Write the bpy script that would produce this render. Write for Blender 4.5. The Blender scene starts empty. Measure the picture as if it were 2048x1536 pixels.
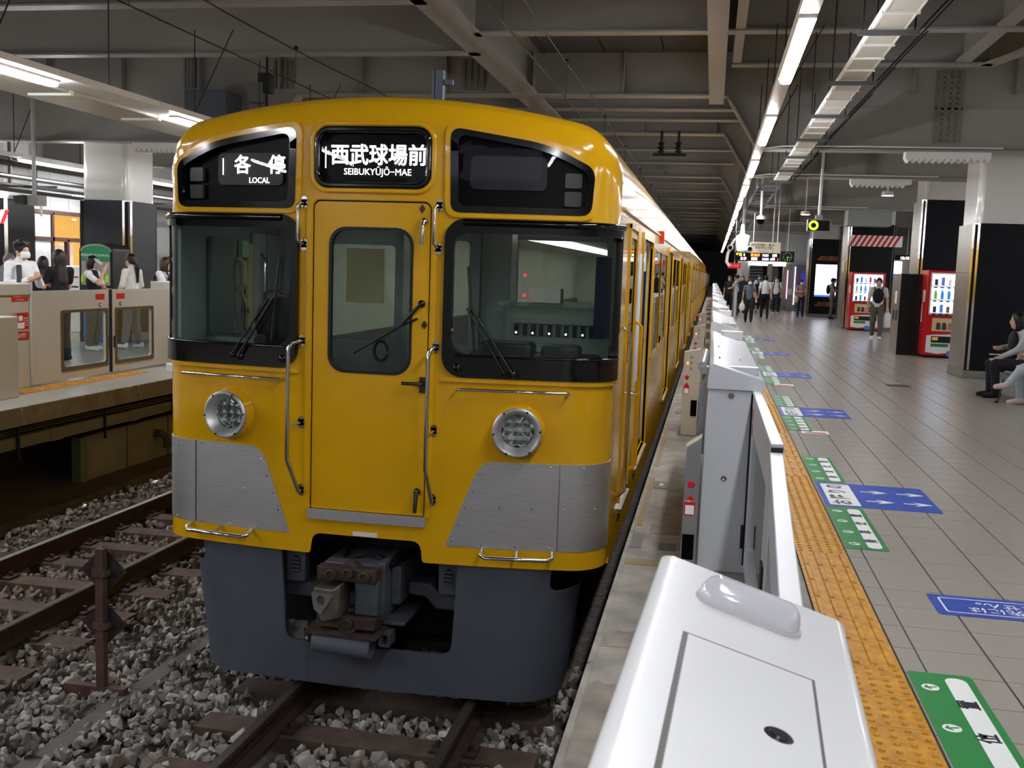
import bpy, bmesh, math, random
import numpy as np
from mathutils import Vector, Matrix
from mathutils.geometry import delaunay_2d_cdt
random.seed(7); rng = np.random.default_rng(7)
sc = bpy.context.scene; col = sc.collection
PI = math.pi

# ------------------------------------------------------------------ camera, world, exposure
YAW, PITCH, ROLL = [math.radians(a) for a in (10.75, 6.35, 1.95)]
fwd = Vector((-math.sin(YAW) * math.cos(PITCH), math.cos(YAW) * math.cos(PITCH), -math.sin(PITCH)))
rgt0 = Vector((math.cos(YAW), math.sin(YAW), 0)); up0 = rgt0.cross(fwd)
rgt = math.cos(ROLL) * rgt0 + math.sin(ROLL) * up0; upv = -math.sin(ROLL) * rgt0 + math.cos(ROLL) * up0
cd = bpy.data.cameras.new('camera'); cam = bpy.data.objects.new('camera', cd); col.objects.link(cam)
cam.matrix_world = Matrix(((rgt.x, upv.x, -fwd.x, 0), (rgt.y, upv.y, -fwd.y, 0), (rgt.z, upv.z, -fwd.z, 1.6), (0, 0, 0, 1)))
cd.sensor_fit = 'HORIZONTAL'; cd.sensor_width = 36; cd.lens = 2065 / 2048 * 36; cd.clip_start = .02; cd.clip_end = 400
cd.dof.use_dof = True; cd.dof.focus_distance = 6.8; cd.dof.aperture_fstop = 12
sc.camera = cam
w = bpy.data.worlds.new('world'); sc.world = w; w.use_nodes = True
w.node_tree.nodes['Background'].inputs[0].default_value = (.8, .8, .8, 1)
w.node_tree.nodes['Background'].inputs[1].default_value = .004
sc.view_settings.view_transform = 'Standard'; sc.view_settings.look = 'None'
sc.view_settings.gamma = 1; sc.view_settings.use_curve_mapping = False
sc.view_settings.exposure = 0.0
LAMP = 100.0          # emission of the fluorescent tubes

# ------------------------------------------------------------------ materials
def lin(c):
    return tuple(((x / 255) / 12.92 if x / 255 <= .04045 else ((x / 255 + .055) / 1.055) ** 2.4) for x in c)
MC = {}
def M(name, rgb=(128, 128, 128), rough=.5, metal=0., noise=None, bump=None, coat=0., emit=0., trans=0., spec=.5, stretch=None, ior=1.45, alpha=1.):
    if name in MC: return MC[name]
    m = bpy.data.materials.new(name); m.use_nodes = True; MC[name] = m
    nt = m.node_tree; b = nt.nodes['Principled BSDF']; c = lin(rgb) + (1,)
    I = b.inputs
    I['Base Color'].default_value = c; I['Roughness'].default_value = rough; I['Metallic'].default_value = metal
    I['Coat Weight'].default_value = coat; I['Coat Roughness'].default_value = .06; I['Specular IOR Level'].default_value = spec
    I['Transmission Weight'].default_value = trans; I['IOR'].default_value = ior
    if emit:
        I['Emission Color'].default_value = c; I['Emission Strength'].default_value = emit
    m.diffuse_color = c
    if noise or bump:
        tc = nt.nodes.new('ShaderNodeTexCoord'); mp = nt.nodes.new('ShaderNodeMapping'); nt.links.new(tc.outputs['Object'], mp.inputs[0])
        if stretch: mp.inputs['Scale'].default_value = stretch
    if noise:
        n = nt.nodes.new('ShaderNodeTexNoise'); n.inputs['Scale'].default_value = noise[0]; n.inputs['Detail'].default_value = 5
        nt.links.new(mp.outputs[0], n.inputs[0])
        r = nt.nodes.new('ShaderNodeValToRGB'); a = noise[1]
        r.color_ramp.elements[0].position = .3; r.color_ramp.elements[1].position = .7
        r.color_ramp.elements[0].color = tuple(max(0, x * (1 - a)) for x in c[:3]) + (1,)
        e = lin(noise[2]) if len(noise) > 2 else tuple(min(1, x * (1 + a)) for x in c[:3])
        r.color_ramp.elements[1].color = tuple(e) + (1,)
        nt.links.new(n.outputs[0], r.inputs[0]); nt.links.new(r.outputs[0], I['Base Color'])
    if bump:
        n = nt.nodes.new('ShaderNodeTexNoise'); n.inputs['Scale'].default_value = bump[0]; n.inputs['Detail'].default_value = 4
        nt.links.new(mp.outputs[0], n.inputs[0])
        bp = nt.nodes.new('ShaderNodeBump'); bp.inputs['Strength'].default_value = bump[1]; bp.inputs['Distance'].default_value = .01
        nt.links.new(n.outputs[0], bp.inputs['Height']); nt.links.new(bp.outputs[0], I['Normal'])
    return m
def MG(name, rgb=(255, 255, 255), rough=.0, refl=.1):           # thin pane: mostly clear, mirror at grazing angles
    if name in MC: return MC[name]
    m = bpy.data.materials.new(name); m.use_nodes = True; MC[name] = m
    nt = m.node_tree; nt.nodes.clear(); o = nt.nodes.new('ShaderNodeOutputMaterial')
    t = nt.nodes.new('ShaderNodeBsdfTransparent'); t.inputs[0].default_value = lin(rgb) + (1,)
    g = nt.nodes.new('ShaderNodeBsdfGlossy'); g.inputs['Roughness'].default_value = rough
    f0 = nt.nodes.new('ShaderNodeLayerWeight'); f0.inputs[0].default_value = .5
    f = nt.nodes.new('ShaderNodeMath'); f.operation = 'POWER'; f.inputs[1].default_value = 4.5; nt.links.new(f0.outputs['Facing'], f.inputs[0])
    ad = nt.nodes.new('ShaderNodeMath'); ad.operation = 'ADD'; ad.inputs[1].default_value = refl; ad.use_clamp = True
    mx = nt.nodes.new('ShaderNodeMixShader')
    nt.links.new(f.outputs[0], ad.inputs[0]); nt.links.new(ad.outputs[0], mx.inputs[0]); nt.links.new(t.outputs[0], mx.inputs[1]); nt.links.new(g.outputs[0], mx.inputs[2]); nt.links.new(mx.outputs[0], o.inputs[0])
    return m
yellow = M('yellow_paint', (210, 158, 14), .16, coat=.4, noise=(3, .04), spec=.3)
steel = M('stainless_brushed', (200, 198, 197), .46, .95, noise=(9, .12), stretch=(1, 1, 30), bump=(60, .04))
steel_p = M('stainless_polished', (200, 198, 194), .16, 1)
steel_d = M('stainless_dull', (150, 146, 138), .38, 1, noise=(2, .12), stretch=(1, 1, .4))
chrome = M('chrome', (225, 225, 225), .08, 1)
rubber = M('black_rubber_gloss', (5, 5, 6), .1, spec=.45, coat=.3)
rubber_m = M('black_rubber', (14, 14, 15), .5)
black = M('black_gloss', (3, 3, 4), .3, spec=.1)
skirtm = M('slate_paint', (74, 78, 88), .42, noise=(4, .05), bump=(180, .05))
under = M('underframe_grey', (62, 66, 74), .5, noise=(6, .15))
dark = M('dark_void', (9, 9, 10), .8)
glass = MG('cab_glass', (222, 236, 232), 0, .03)
glass_s = MG('sign_glass', (240, 240, 240), 0, .012)
glass_d = MG('dark_glass', (40, 42, 46), 0, .05)
glass_c = MG('clear_glass', (235, 240, 238), 0, .03)
white = M('white_plastic', (226, 227, 228), .3, coat=.3)
whitep = M('white_paint_satin', (222, 221, 218), .4)
warmw = M('warm_grey_paint', (176, 170, 158), .45, noise=(1.2, .06))
gatem = M('gate_enamel_beige', (182, 178, 168), .42, noise=(1.5, .04))
gateg = M('gate_metal_grey', (192, 195, 200), .38, .2, noise=(1.5, .05))
gated = M('gate_aluminium', (165, 166, 170), .3, .8, noise=(2, .08), stretch=(1, 1, .3))
beamm = M('ceiling_steel_paint', (146, 142, 136), .38, noise=(.7, .08))
deckm = M('deck_metal_dark', (74, 75, 75), .55, noise=(1.5, .12))
boltm = M('bolt_paint', (128, 122, 114), .5)
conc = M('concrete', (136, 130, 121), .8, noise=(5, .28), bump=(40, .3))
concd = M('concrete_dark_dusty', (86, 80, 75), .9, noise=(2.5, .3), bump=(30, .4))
concp = M('concrete_panel', (132, 130, 127), .85, noise=(2, .15), bump=(30, .2))
railm = M('rail_rusty_web', (50, 34, 26), .7, noise=(20, .4), bump=(80, .3))
railt = M('rail_head_glint', (214, 212, 208), .4, 1, noise=(30, .1), stretch=(1, .05, 1))  # bright base colour stands in for light glinting off the far rail
wood = M('sleeper_rust_brown', (72, 58, 49), .9, noise=(7, .35), bump=(60, .5))
soil = M('ballast_dust', (66, 61, 56), 1, noise=(14, .5), bump=(50, .8))
navy = M('pillar_panel_navy', (11, 11, 19), .4, noise=(1.5, .1), spec=.2)
ink = M('pillar_panel_black', (9, 9, 12), .4, spec=.25)
tube_on = M('fluorescent_tube_lit', (250, 251, 255), .3, emit=LAMP)
red = M('signal_red', (190, 24, 30), .4)
redp = M('vending_red', (196, 16, 26), .3, coat=.4)
green = M('sticker_green', (38, 128, 62), .4)
blue = M('sticker_blue', (44, 74, 170), .4, noise=(5, .06))
stw = M('sticker_white', (232, 232, 230), .45)
inkt = M('ink_black', (12, 12, 12), .5)
cable = M('cable_black', (16, 16, 17), .5)

# ------------------------------------------------------------------ mesh builder
class MB:
    def __init__(s): s.v = []; s.f = []; s.m = []
    def add(s, vs, fs, mi=0):
        o = len(s.v); s.v += [tuple(p) for p in vs]; s.f += [tuple(i + o for i in f) for f in fs]; s.m += [mi] * len(fs); return s
    def box(s, x0, x1, y0, y1, z0, z1, mi=0):
        return s.add([(x0, y0, z0), (x1, y0, z0), (x1, y1, z0), (x0, y1, z0), (x0, y0, z1), (x1, y0, z1), (x1, y1, z1), (x0, y1, z1)],
                     [(0, 3, 2, 1), (4, 5, 6, 7), (0, 1, 5, 4), (1, 2, 6, 5), (2, 3, 7, 6), (3, 0, 4, 7)], mi)
    def bar(s, a, b, w, h=None, mi=0):                            # rectangular bar between two points
        a = Vector(a); b = Vector(b); d = (b - a).normalized(); h = h or w
        u = d.cross(Vector((0, 0, 1)));  u = Vector((1, 0, 0)) if u.length < 1e-4 else u.normalized(); v = u.cross(d)
        q = [(-1, -1), (1, -1), (1, 1), (-1, 1)]
        vs = [p + u * (i * w / 2) + v * (j * h / 2) for p in (a, b) for i, j in q]
        return s.add(vs, [(3, 2, 1, 0), (4, 5, 6, 7), (0, 1, 5, 4), (1, 2, 6, 5), (2, 3, 7, 6), (3, 0, 4, 7)], mi)
    def cyl(s, a, b, r0, r1=None, n=12, mi=0, cap=True):
        a = Vector(a); b = Vector(b); r1 = r0 if r1 is None else r1; d = (b - a).normalized()
        u = d.orthogonal().normalized(); v = d.cross(u)
        vs = [p + (u * math.cos(2 * PI * i / n) + v * math.sin(2 * PI * i / n)) * r for p, r in ((a, r0), (b, r1)) for i in range(n)]
        fs = [(i, (i + 1) % n, n + (i + 1) % n, n + i) for i in range(n)]
        if cap: fs += [tuple(range(n - 1, -1, -1)), tuple(range(n, 2 * n))]
        return s.add(vs, fs, mi)
    def tube(s, pts, r, n=8, mi=0):
        P = [Vector(p) for p in pts]; vs = []; prev = None
        for i, p in enumerate(P):
            d = (P[min(i + 1, len(P) - 1)] - P[max(i - 1, 0)]).normalized()
            u = d.orthogonal().normalized() if prev is None else (prev - d * prev.dot(d)).normalized()
            prev = u; v = d.cross(u)
            vs += [p + (u * math.cos(2 * PI * k / n) + v * math.sin(2 * PI * k / n)) * r for k in range(n)]
        fs = [(i * n + k, i * n + (k + 1) % n, (i + 1) * n + (k + 1) % n, (i + 1) * n + k) for i in range(len(P) - 1) for k in range(n)]
        fs += [tuple(range(n - 1, -1, -1)), tuple(range((len(P) - 1) * n, len(P) * n))]
        return s.add(vs, fs, mi)
    def prism(s, poly, t0, t1, ax='z', mi=0):                     # poly in the plane across ax
        n = len(poly)
        f = {'z': lambda p, t: (p[0], p[1], t), 'y': lambda p, t: (p[0], t, p[1]), 'x': lambda p, t: (t, p[0], p[1])}[ax]
        vs = [f(p, t) for t in (t0, t1) for p in poly]
        return s.add(vs, [tuple(range(n - 1, -1, -1)), tuple(range(n, 2 * n))] + [(i, (i + 1) % n, n + (i + 1) % n, n + i) for i in range(n)], mi)
    def lathe(s, prof, o, d, n=24, mi=0):                         # prof: (radius, height along d)
        o = Vector(o); d = Vector(d).normalized(); u = d.orthogonal().normalized(); v = d.cross(u); k = len(prof)
        vs = [o + d * h + (u * math.cos(2 * PI * i / n) + v * math.sin(2 * PI * i / n)) * r for i in range(n) for r, h in prof]
        return s.add(vs, [(i * k + j, ((i + 1) % n) * k + j, ((i + 1) % n) * k + j + 1, i * k + j + 1) for i in range(n) for j in range(k - 1)], mi)
    def ball(s, c, r, nu=12, nv=8, mi=0):
        r = (r, r, r) if not hasattr(r, '__len__') else r; vs = []
        for j in range(nv + 1):
            t = PI * j / nv
            vs += [(c[0] + r[0] * math.sin(t) * math.cos(2 * PI * i / nu), c[1] + r[1] * math.sin(t) * math.sin(2 * PI * i / nu), c[2] + r[2] * math.cos(t)) for i in range(nu)]
        return s.add(vs, [(j * nu + i, (j + 1) * nu + i, (j + 1) * nu + (i + 1) % nu, j * nu + (i + 1) % nu) for j in range(nv) for i in range(nu)], mi)
    def mesh(s, name, mats, smooth=False):
        me = bpy.data.meshes.new(name); me.from_pydata(s.v, [], s.f)
        for m in (mats if isinstance(mats, (list, tuple)) else [mats]): me.materials.append(m)
        me.polygons.foreach_set('material_index', s.m)
        if smooth: me.polygons.foreach_set('use_smooth', [True] * len(s.f))
        bm = bmesh.new(); bm.from_mesh(me); bmesh.ops.recalc_face_normals(bm, faces=bm.faces); bm.to_mesh(me); bm.free()
        return me
    def build(s, name, mats, parent=None, smooth=False, bevel=0, label=None):
        o = link(name, s.mesh(name, mats, smooth), parent)
        if bevel:
            b = o.modifiers.new('bevel', 'BEVEL'); b.width = bevel; b.segments = 2; b.limit_method = 'ANGLE'; b.angle_limit = .6
        if smooth or bevel: autosmooth(o)
        if label: o['label'] = label
        return o
def autosmooth(o, ang=.7):
    me = o.data
    if not hasattr(me, 'polygons'): return
    me.polygons.foreach_set('use_smooth', [True] * len(me.polygons))
    bm = bmesh.new(); bm.from_mesh(me)
    for e in bm.edges:
        if len(e.link_faces) != 2 or e.calc_face_angle(0) > ang: e.smooth = False
    bm.to_mesh(me); bm.free()
def link(name, me, parent=None):
    o = bpy.data.objects.new(name, me); col.objects.link(o)
    if parent: o.parent = parent
    return o
def tag(o, label, cat, group=None):
    o['label'] = label; o['category'] = cat
    if group: o['group'] = group
    return o
def struct(o): o['kind'] = 'structure'; return o
def thing(name, label, cat, loc=(0, 0, 0), rz=0, group=None):
    o = bpy.data.objects.new(name, None); col.objects.link(o); o.empty_display_size = .1
    o.location = loc; o.rotation_euler = (0, 0, rz); return tag(o, label, cat, group)
def dup(root, loc=None, rz=None, label=None, parent=None):
    r = root.copy(); col.objects.link(r); r.parent = parent
    if loc is not None: r.location = loc
    if rz is not None: r.rotation_euler = (0, 0, rz)
    if label: r['label'] = label
    for ch in root.children: dup(ch, parent=r)
    return r
def rrect(x0, x1, z0, z1, r, n=6, rs=None):                       # rounded rectangle, counter-clockwise; rs: radii (bl, br, tr, tl)
    rs = rs or (r,) * 4; out = []
    for (cx, cz, a0, q) in ((x0, z0, PI, 0), (x1, z0, 1.5 * PI, 1), (x1, z1, 0, 2), (x0, z1, .5 * PI, 3)):
        rr = max(rs[q], 1e-4); ox = cx + (rr if q in (0, 3) else -rr); oz = cz + (rr if q in (0, 1) else -rr)
        out += [(ox + rr * math.cos(a0 + PI / 2 * i / n), oz + rr * math.sin(a0 + PI / 2 * i / n)) for i in range(n + 1)]
    return out
def rpoly(pts, r, n=5):                                            # round the corners of a polygon
    out = []; k = len(pts)
    for i in range(k):
        p = Vector(pts[i]); a = Vector(pts[i - 1]); b = Vector(pts[(i + 1) % k]); rr = r[i] if hasattr(r, '__len__') else r
        da = (a - p); db = (b - p); t = min(rr, da.length * .45, db.length * .45)
        A = p + da.normalized() * t; B = p + db.normalized() * t
        out += [tuple((1 - s) ** 2 * A + 2 * s * (1 - s) * p + s * s * B) for s in [j / n for j in range(n + 1)]]
    return out
def inpoly(x, y, P):
    c = False; j = len(P) - 1
    for i in range(len(P)):
        if (P[i][1] > y) != (P[j][1] > y) and x < (P[j][0] - P[i][0]) * (y - P[i][1]) / (P[j][1] - P[i][1]) + P[i][0]: c = not c
        j = i
    return c
def dense(P, m=.035):
    out = []
    for i, p in enumerate(P):
        q = P[(i + 1) % len(P)]; n = max(1, int(math.hypot(q[0] - p[0], q[1] - p[1]) / m)); out += [(p[0] + (q[0] - p[0]) * k / n, p[1] + (q[1] - p[1]) * k / n) for k in range(n)]
    return out
def cdt(outer, holes=(), grid=None, extra=()):                     # triangulate a 2-D polygon with holes and inner points
    vs = []; es = []
    for P in (outer, *holes):
        o = len(vs); n = len(P); vs += [Vector(p[:2]) for p in P]; es += [(o + i, o + (i + 1) % n) for i in range(n)]
    if grid:
        xs = [p[0] for p in outer]; ys = [p[1] for p in outer]
        for i in range(int((max(xs) - min(xs)) / grid[0])):
            for j in range(int((max(ys) - min(ys)) / grid[1])):
                x = min(xs) + (i + .5) * grid[0]; y = min(ys) + (j + .5) * grid[1]
                if inpoly(x, y, outer) and not any(inpoly(x, y, h) for h in holes): vs.append(Vector((x, y)))
    vs += [Vector(p) for p in extra]
    r = delaunay_2d_cdt(vs, es, [], 0, 1e-5)
    V = [tuple(p) for p in r[0]]; F = []
    for f in r[2]:
        x = sum(V[i][0] for i in f) / len(f); y = sum(V[i][1] for i in f) / len(f)
        if inpoly(x, y, outer) and not any(inpoly(x, y, h) for h in holes): F.append(tuple(f))
    return V, F
def text(s, size, mat, name='lettering', parent=None, depth=.001, bold=0., align='CENTER', sx=1., gap=1., lh=1., heavy=0.):
    c = bpy.data.curves.new('t', 'FONT'); c.body = s; c.size = size; c.align_x = align; c.align_y = 'CENTER'; c.extrude = depth; c.offset = bold
    c.space_character = gap; c.space_line = lh; c.resolution_u = 3
    o = bpy.data.objects.new('t', c); col.objects.link(o)
    me = bpy.data.meshes.new_from_object(o.evaluated_get(bpy.context.evaluated_depsgraph_get()))
    bpy.data.objects.remove(o); me.materials.clear(); me.materials.append(mat)
    if heavy:                                                       # thicken strokes by overlaying shifted copies
        bm = bmesh.new(); bm.from_mesh(me); src = bm.verts[:] + bm.edges[:] + bm.faces[:]
        for k in range(8):
            r_ = bmesh.ops.duplicate(bm, geom=src); vv = [g for g in r_['geom'] if isinstance(g, bmesh.types.BMVert)]
            bmesh.ops.translate(bm, verts=vv, vec=(heavy * math.cos(k * PI / 4), heavy * math.sin(k * PI / 4), .00004 * (k + 1)))
        bm.to_mesh(me); bm.free()
    if sx != 1: me.transform(Matrix.Scale(sx, 4, (1, 0, 0)))
    return link(name, me, parent)
RXZ = Matrix.Rotation(PI / 2, 4, 'X')                              # stand a flat text up, facing -y
def place(o, mat4): o.matrix_basis = mat4; return o
def T(x, y, z): return Matrix.Translation((x, y, z))
# ------------------------------------------------------------------ tracks and ballast
RZ = -1.08                                                         # rail head height, platforms are z = 0
T1, T2 = -1.9, -5.43                                               # track centre lines
bed = struct(MB().box(-9.5, -.40, -8, 170, -1.6, -1.33).build('ground_trackbed', soil))
clip = MB().box(-.04, .04, -.07, .07, 0, .02).mesh('rail_clip', railm); bl_ = MB().cyl((0, 0, .02), (0, 0, .055), .018, n=6).mesh('clip_bolt', railm)
slm = MB().box(-1.05, 1.05, -.11, .11, -.17, 0).mesh('sleeper', wood)
rp = [(-.062, -.15), (.062, -.15), (.062, -.14), (.012, -.115), (.01, -.045), (.031, -.036), (.031, -.004), (.024, 0), (-.024, 0), (-.031, -.004), (-.031, -.036), (-.01, -.045), (-.012, -.115), (-.062, -.14)]
for tx, nm in ((T1, 'railway track on timber sleepers running under the yellow train'), (T2, 'empty railway track on timber sleepers beside the far platform')):
    o = thing('railway_track', nm, 'track', (tx, 0, RZ))
    for sx in (-.565, .565):
        r_ = MB().prism([(x + sx, z) for x, z in rp], -8, 165, 'y').build('rail', railm, o)
        MB().box(sx - .025, sx + .025, -8, 165, -.002, .0015).build('running_surface', railt if tx + sx < -5.5 else M('rail_head_plain', (104, 96, 88), .36, .8, noise=(30, .15)), r_)  # far rail's reflected light is painted in, other heads get a darker copy
    for i in range(26 if tx == T2 else 8):
        y = (3.25 if tx == T1 else 4.2) + i * .6
        q = link('sleeper', slm, o); q.location = (random.uniform(-.03, .03), y, -.152 + random.uniform(-.006, .004)); q.rotation_euler = (0, 0, random.uniform(-.02, .02))
        for sx in (-.565, .565):
            for k in (-.1, .1): c_ = link('rail_clip', clip, q); c_.location = (sx + k, 0, 0); c_ = link('clip_bolt', bl_, q); c_.location = (sx + k, 0, 0)
tr = thing('cable_trough', 'long dusty concrete cable trough half buried in ballast between the tracks', 'trough', (-3.6, 0, -1.27))
for i in range(22):
    MB().box(-.07, .07, 3 + i * 1.0, 3.985 + i * 1.0, -.1, .028 + random.uniform(-.008, .008)).build('trough_cover', concd, tr, bevel=.006)
def stone_mesh(k, n):                                              # angular crushed stone: hull of a few scattered points
    bm = bmesh.new(); r = random.Random(k); ax = (r.uniform(.85, 1.35), r.uniform(.75, 1.1), r.uniform(.55, .9))
    for i in range(n):
        v = Vector((r.gauss(0, 1), r.gauss(0, 1), r.gauss(0, 1))).normalized() * r.uniform(.85, 1.1); bm.verts.new((v.x * ax[0], v.y * ax[1], v.z * ax[2]))
    h = bmesh.ops.convex_hull(bm, input=bm.verts); bmesh.ops.delete(bm, geom=[v for v in bm.verts if not v.link_faces], context='VERTS'); bm.verts.index_update()
    V = np.array([v.co[:] for v in bm.verts]); F = np.array([[v.index for v in f.verts] for f in bm.faces]); bm.free(); return V, F
stonec = [M('stone_%d' % i, c, .85, noise=(25, .28), bump=(120, .3)) for i, c in enumerate([(150, 147, 141), (128, 124, 118), (112, 100, 91), (166, 163, 156), (98, 88, 80)])]
protos = [stone_mesh(k, 12) for k in range(8)]
protos2 = [stone_mesh(k + 20, 20) for k in range(6)]
def stones():
    out = []
    def ok(x, y):
        for tx in (T1, T2):
            for sx in (-.565, .565):
                if abs(x - tx - sx) < .1: return False
            y0 = 3.25 if tx == T1 else 4.2
            f = (y - y0) / .6; f -= round(f)
            if abs(x - tx) < 1.08 and abs(f * .6) < .115 and random.random() < .93: return False
        if abs(x + 3.6) < .06 and random.random() < .8: return False
        return True
    for i in range(30000):
        y = 3.2 + 13 * random.random() ** 1.7; x = random.uniform(-7.0, -.42)
        if x > -3.2 and y > 7.2 and x < -.75: continue
        if not ok(x, y): continue
        out.append((x, y, -1.28 + random.uniform(-.045, .03) + (.03 if -4.6 < x < -3.1 else 0), random.uniform(.022, .046)))
    return out
ST = stones(); ST.sort(key=lambda s: s[0] ** 2 + s[1] ** 2 + 8 - 900 * s[3])
near = [s for s in ST if s[1] > 4.3 and s[0] < -1.0][:300]
nk = set(id(s) for s in near)
meshes = []
for V, F in protos2:
    for c in stonec[:4]:
        me = bpy.data.meshes.new('stone'); me.from_pydata([tuple(v) for v in V], [], [tuple(f) for f in F]); me.materials.append(c); meshes.append(me)
for s in near:
    o = link('stone', random.choice(meshes), bed); o.location = s[:3]; o.scale = (s[3] * 1.15,) * 3
    o.rotation_euler = (random.uniform(0, 6), random.uniform(0, 6), random.uniform(0, 6))
VV = []; FF = []; MI = []; off = 0
for s in ST:
    if id(s) in nk: continue
    V, F = protos[random.randrange(8)]
    a, b, c = [random.uniform(0, 6.28) for _ in range(3)]
    R = np.array(Matrix.Rotation(a, 3, 'X') @ Matrix.Rotation(b, 3, 'Y') @ Matrix.Rotation(c, 3, 'Z'))
    VV.append((V * s[3]) @ R.T + np.array(s[:3])); FF.append(F + off); off += len(V)
    brown = 2 if s[0] < -4.2 or random.random() < .2 else 0
    MI += [random.choice((2, 4, 1, 4) if brown else (0, 1, 3, 0, 1, 2))] * len(F)
VV = np.concatenate(VV); FF = np.concatenate(FF)
me = bpy.data.meshes.new('ballast'); me.from_pydata(VV.tolist(), [], FF.tolist())
for c in stonec: me.materials.append(c)
me.polygons.foreach_set('material_index', MI)
o = link('ballast', me, bed); o['kind'] = 'stuff'
# marker post seen from behind
mp = thing('marker_post', 'rusty steel post with two dark diamond boards standing in the ballast', 'marker', (-3.78, 5.89, -1.25))
MB().box(-.028, .028, -.025, .025, 0, .97).build('post', M('rusty_angle', (72, 50, 42), .8, noise=(12, .35)), mp)
MB().box(-.26, .17, -.03, .03, -.02, .05).box(.03, .04, -.045, .045, -.02, .055).build('foot_bar', M('rusty_angle'), mp)
bm_ = M('board_back', (40, 32, 33), .6, noise=(5, .2))
for z, h in ((.815, .165), (.462, .16)):
    b = MB().prism([(-h, z), (0, z - h), (h, z), (0, z + h)], .03, .036, 'y').build('diamond_board', bm_, mp)
    MB().box(-.13, .13, .018, .03, z - .012, z - .004).box(-.13, .13, .018, .03, z + .004, z + .012).build('stiffener', bm_, b)
    MB().box(-.045, .045, -.034, -.025, z - .025, z + .02).box(.038, .058, -.03, .03, z - .02, z + .015).build('clamp', M('rusty_angle'), b)
# ------------------------------------------------------------------ right platform
edge = struct(MB().box(-.42, .57, -6, 165, -1.5, 0).build('floor_edge_strip', conc, bevel=.012))
for i in range(40): MB().box(-.424, -.395, -5.9 + i * 2, -3.92 + i * 2, -.10, .004).build('edge_stone', conc, edge, bevel=.004)
for x0, x1, y0, y1, c in ((-.36, -.25, 7.7, 7.95, (92, 88, 82)), (-.40, -.33, 5.95, 6.3, (88, 84, 78)), (-.23, -.13, 5.95, 6.1, (78, 72, 66)), (-.345, -.27, 12, 12.3, (92, 88, 82))):
    pl = MB().box(x0, x1, y0, y1, 0, .004).build('cover_plate', M('plate%d' % c[0], c, .6), edge)
MB().box(-.315, -.285, 7.79, 7.87, 0.004, .006).build('cover_plate_mark', M('mark_yellow', (196, 176, 120), .6), edge)
yl = M('worn_yellow_line', (176, 140, 44), .7, noise=(9, .5, (120, 112, 96)))
for y0, y1 in ((6.5, 8.1), (8.6, 11), (5.6, 5.72)):
    MB().box(-.405, -.36 if y0 > 6 else -.2, y0, y1, 0, .003).build('painted_line', yl, edge)
patch = M('damp_stain', (122, 113, 103), .75, noise=(7, .3))
for x0, x1, y0, y1 in ((-.39, .05, 4.3, 4.52), (-.39, .05, 3.0, 3.9), (-.3, -.12, 6.3, 6.6)):
    MB().prism([(x0, y0), (x1, y0 + .02)] + [(x1 + (x0 - x1) * k / 14, y1 + random.uniform(-.03, .03)) for k in range(15)], 0, .0015).build('stain', patch, edge)
tilem = M('platform_tile', (158, 150, 141), .27, noise=(260, .2), bump=(30, .05), spec=.5)
tilem2 = M('platform_tile_b', (153, 145, 136), .29, noise=(240, .2), bump=(30, .05), spec=.5)
joint = M('tile_joint', (48, 44, 40), .8)
floor = struct(MB().box(.862, 14, -6, 60, -1.5, -.004).build('floor', joint))
tm = [MB().add([(-.146, -.1478, -.006), (.146, -.1478, -.006), (.146, .1478, -.006), (-.146, .1478, -.006), (-.1445, -.1465, 0), (.1445, -.1465, 0), (.1445, .1465, 0), (-.1445, .1465, 0)],
               [(4, 5, 6, 7), (0, 1, 5, 4), (1, 2, 6, 5), (2, 3, 7, 6), (3, 0, 4, 7)]).mesh('tile', m) for m in (tilem, tilem2)]
def pix(x, y, z=0):
    d = Vector((x, y, z)) - Vector((0, 0, 1.6)); q = d.dot(fwd)
    return (1024 + 2065 * d.dot(rgt) / q, 768 - 2065 * d.dot(upv) / q) if q > .1 else (-9e3, 0)
JX, JY = .957, 4.655
cand = []; rest = MB()
for i in range(-1, 34):
    for j in range(-8, 180):
        x = JX + .15 + i * .3; y = JY + .15 + j * .3
        p = pix(x, y)
        if i == -1: rest.box(.868, JX - .003, y - .147, y + .147, -.006, -.0005); continue
        if -60 < p[0] < 2110 and p[1] < 1560 and y < 40: cand.append((y, x, i, j))
        else: rest.add([(x - .147, y - .148, -.0005), (x + .147, y - .148, -.0005), (x + .147, y + .148, -.0005), (x - .147, y + .148, -.0005)], [(0, 1, 2, 3)])
cand.sort()
for y, x, i, j in cand[:300]:
    o = link('tile', tm[0], floor); o.location = (x, y, random.uniform(-.0006, .0006))
for y, x, i, j in cand[300:]:
    z = random.uniform(-.0006, .0004)
    rest.add([(x - .1435, y - .146, z), (x + .1435, y - .146, z), (x + .1435, y + .146, z), (x - .1435, y + .146, z)], [(0, 1, 2, 3)])
o = rest.build('tile_field', tilem, floor); o['kind'] = 'stuff'
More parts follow.
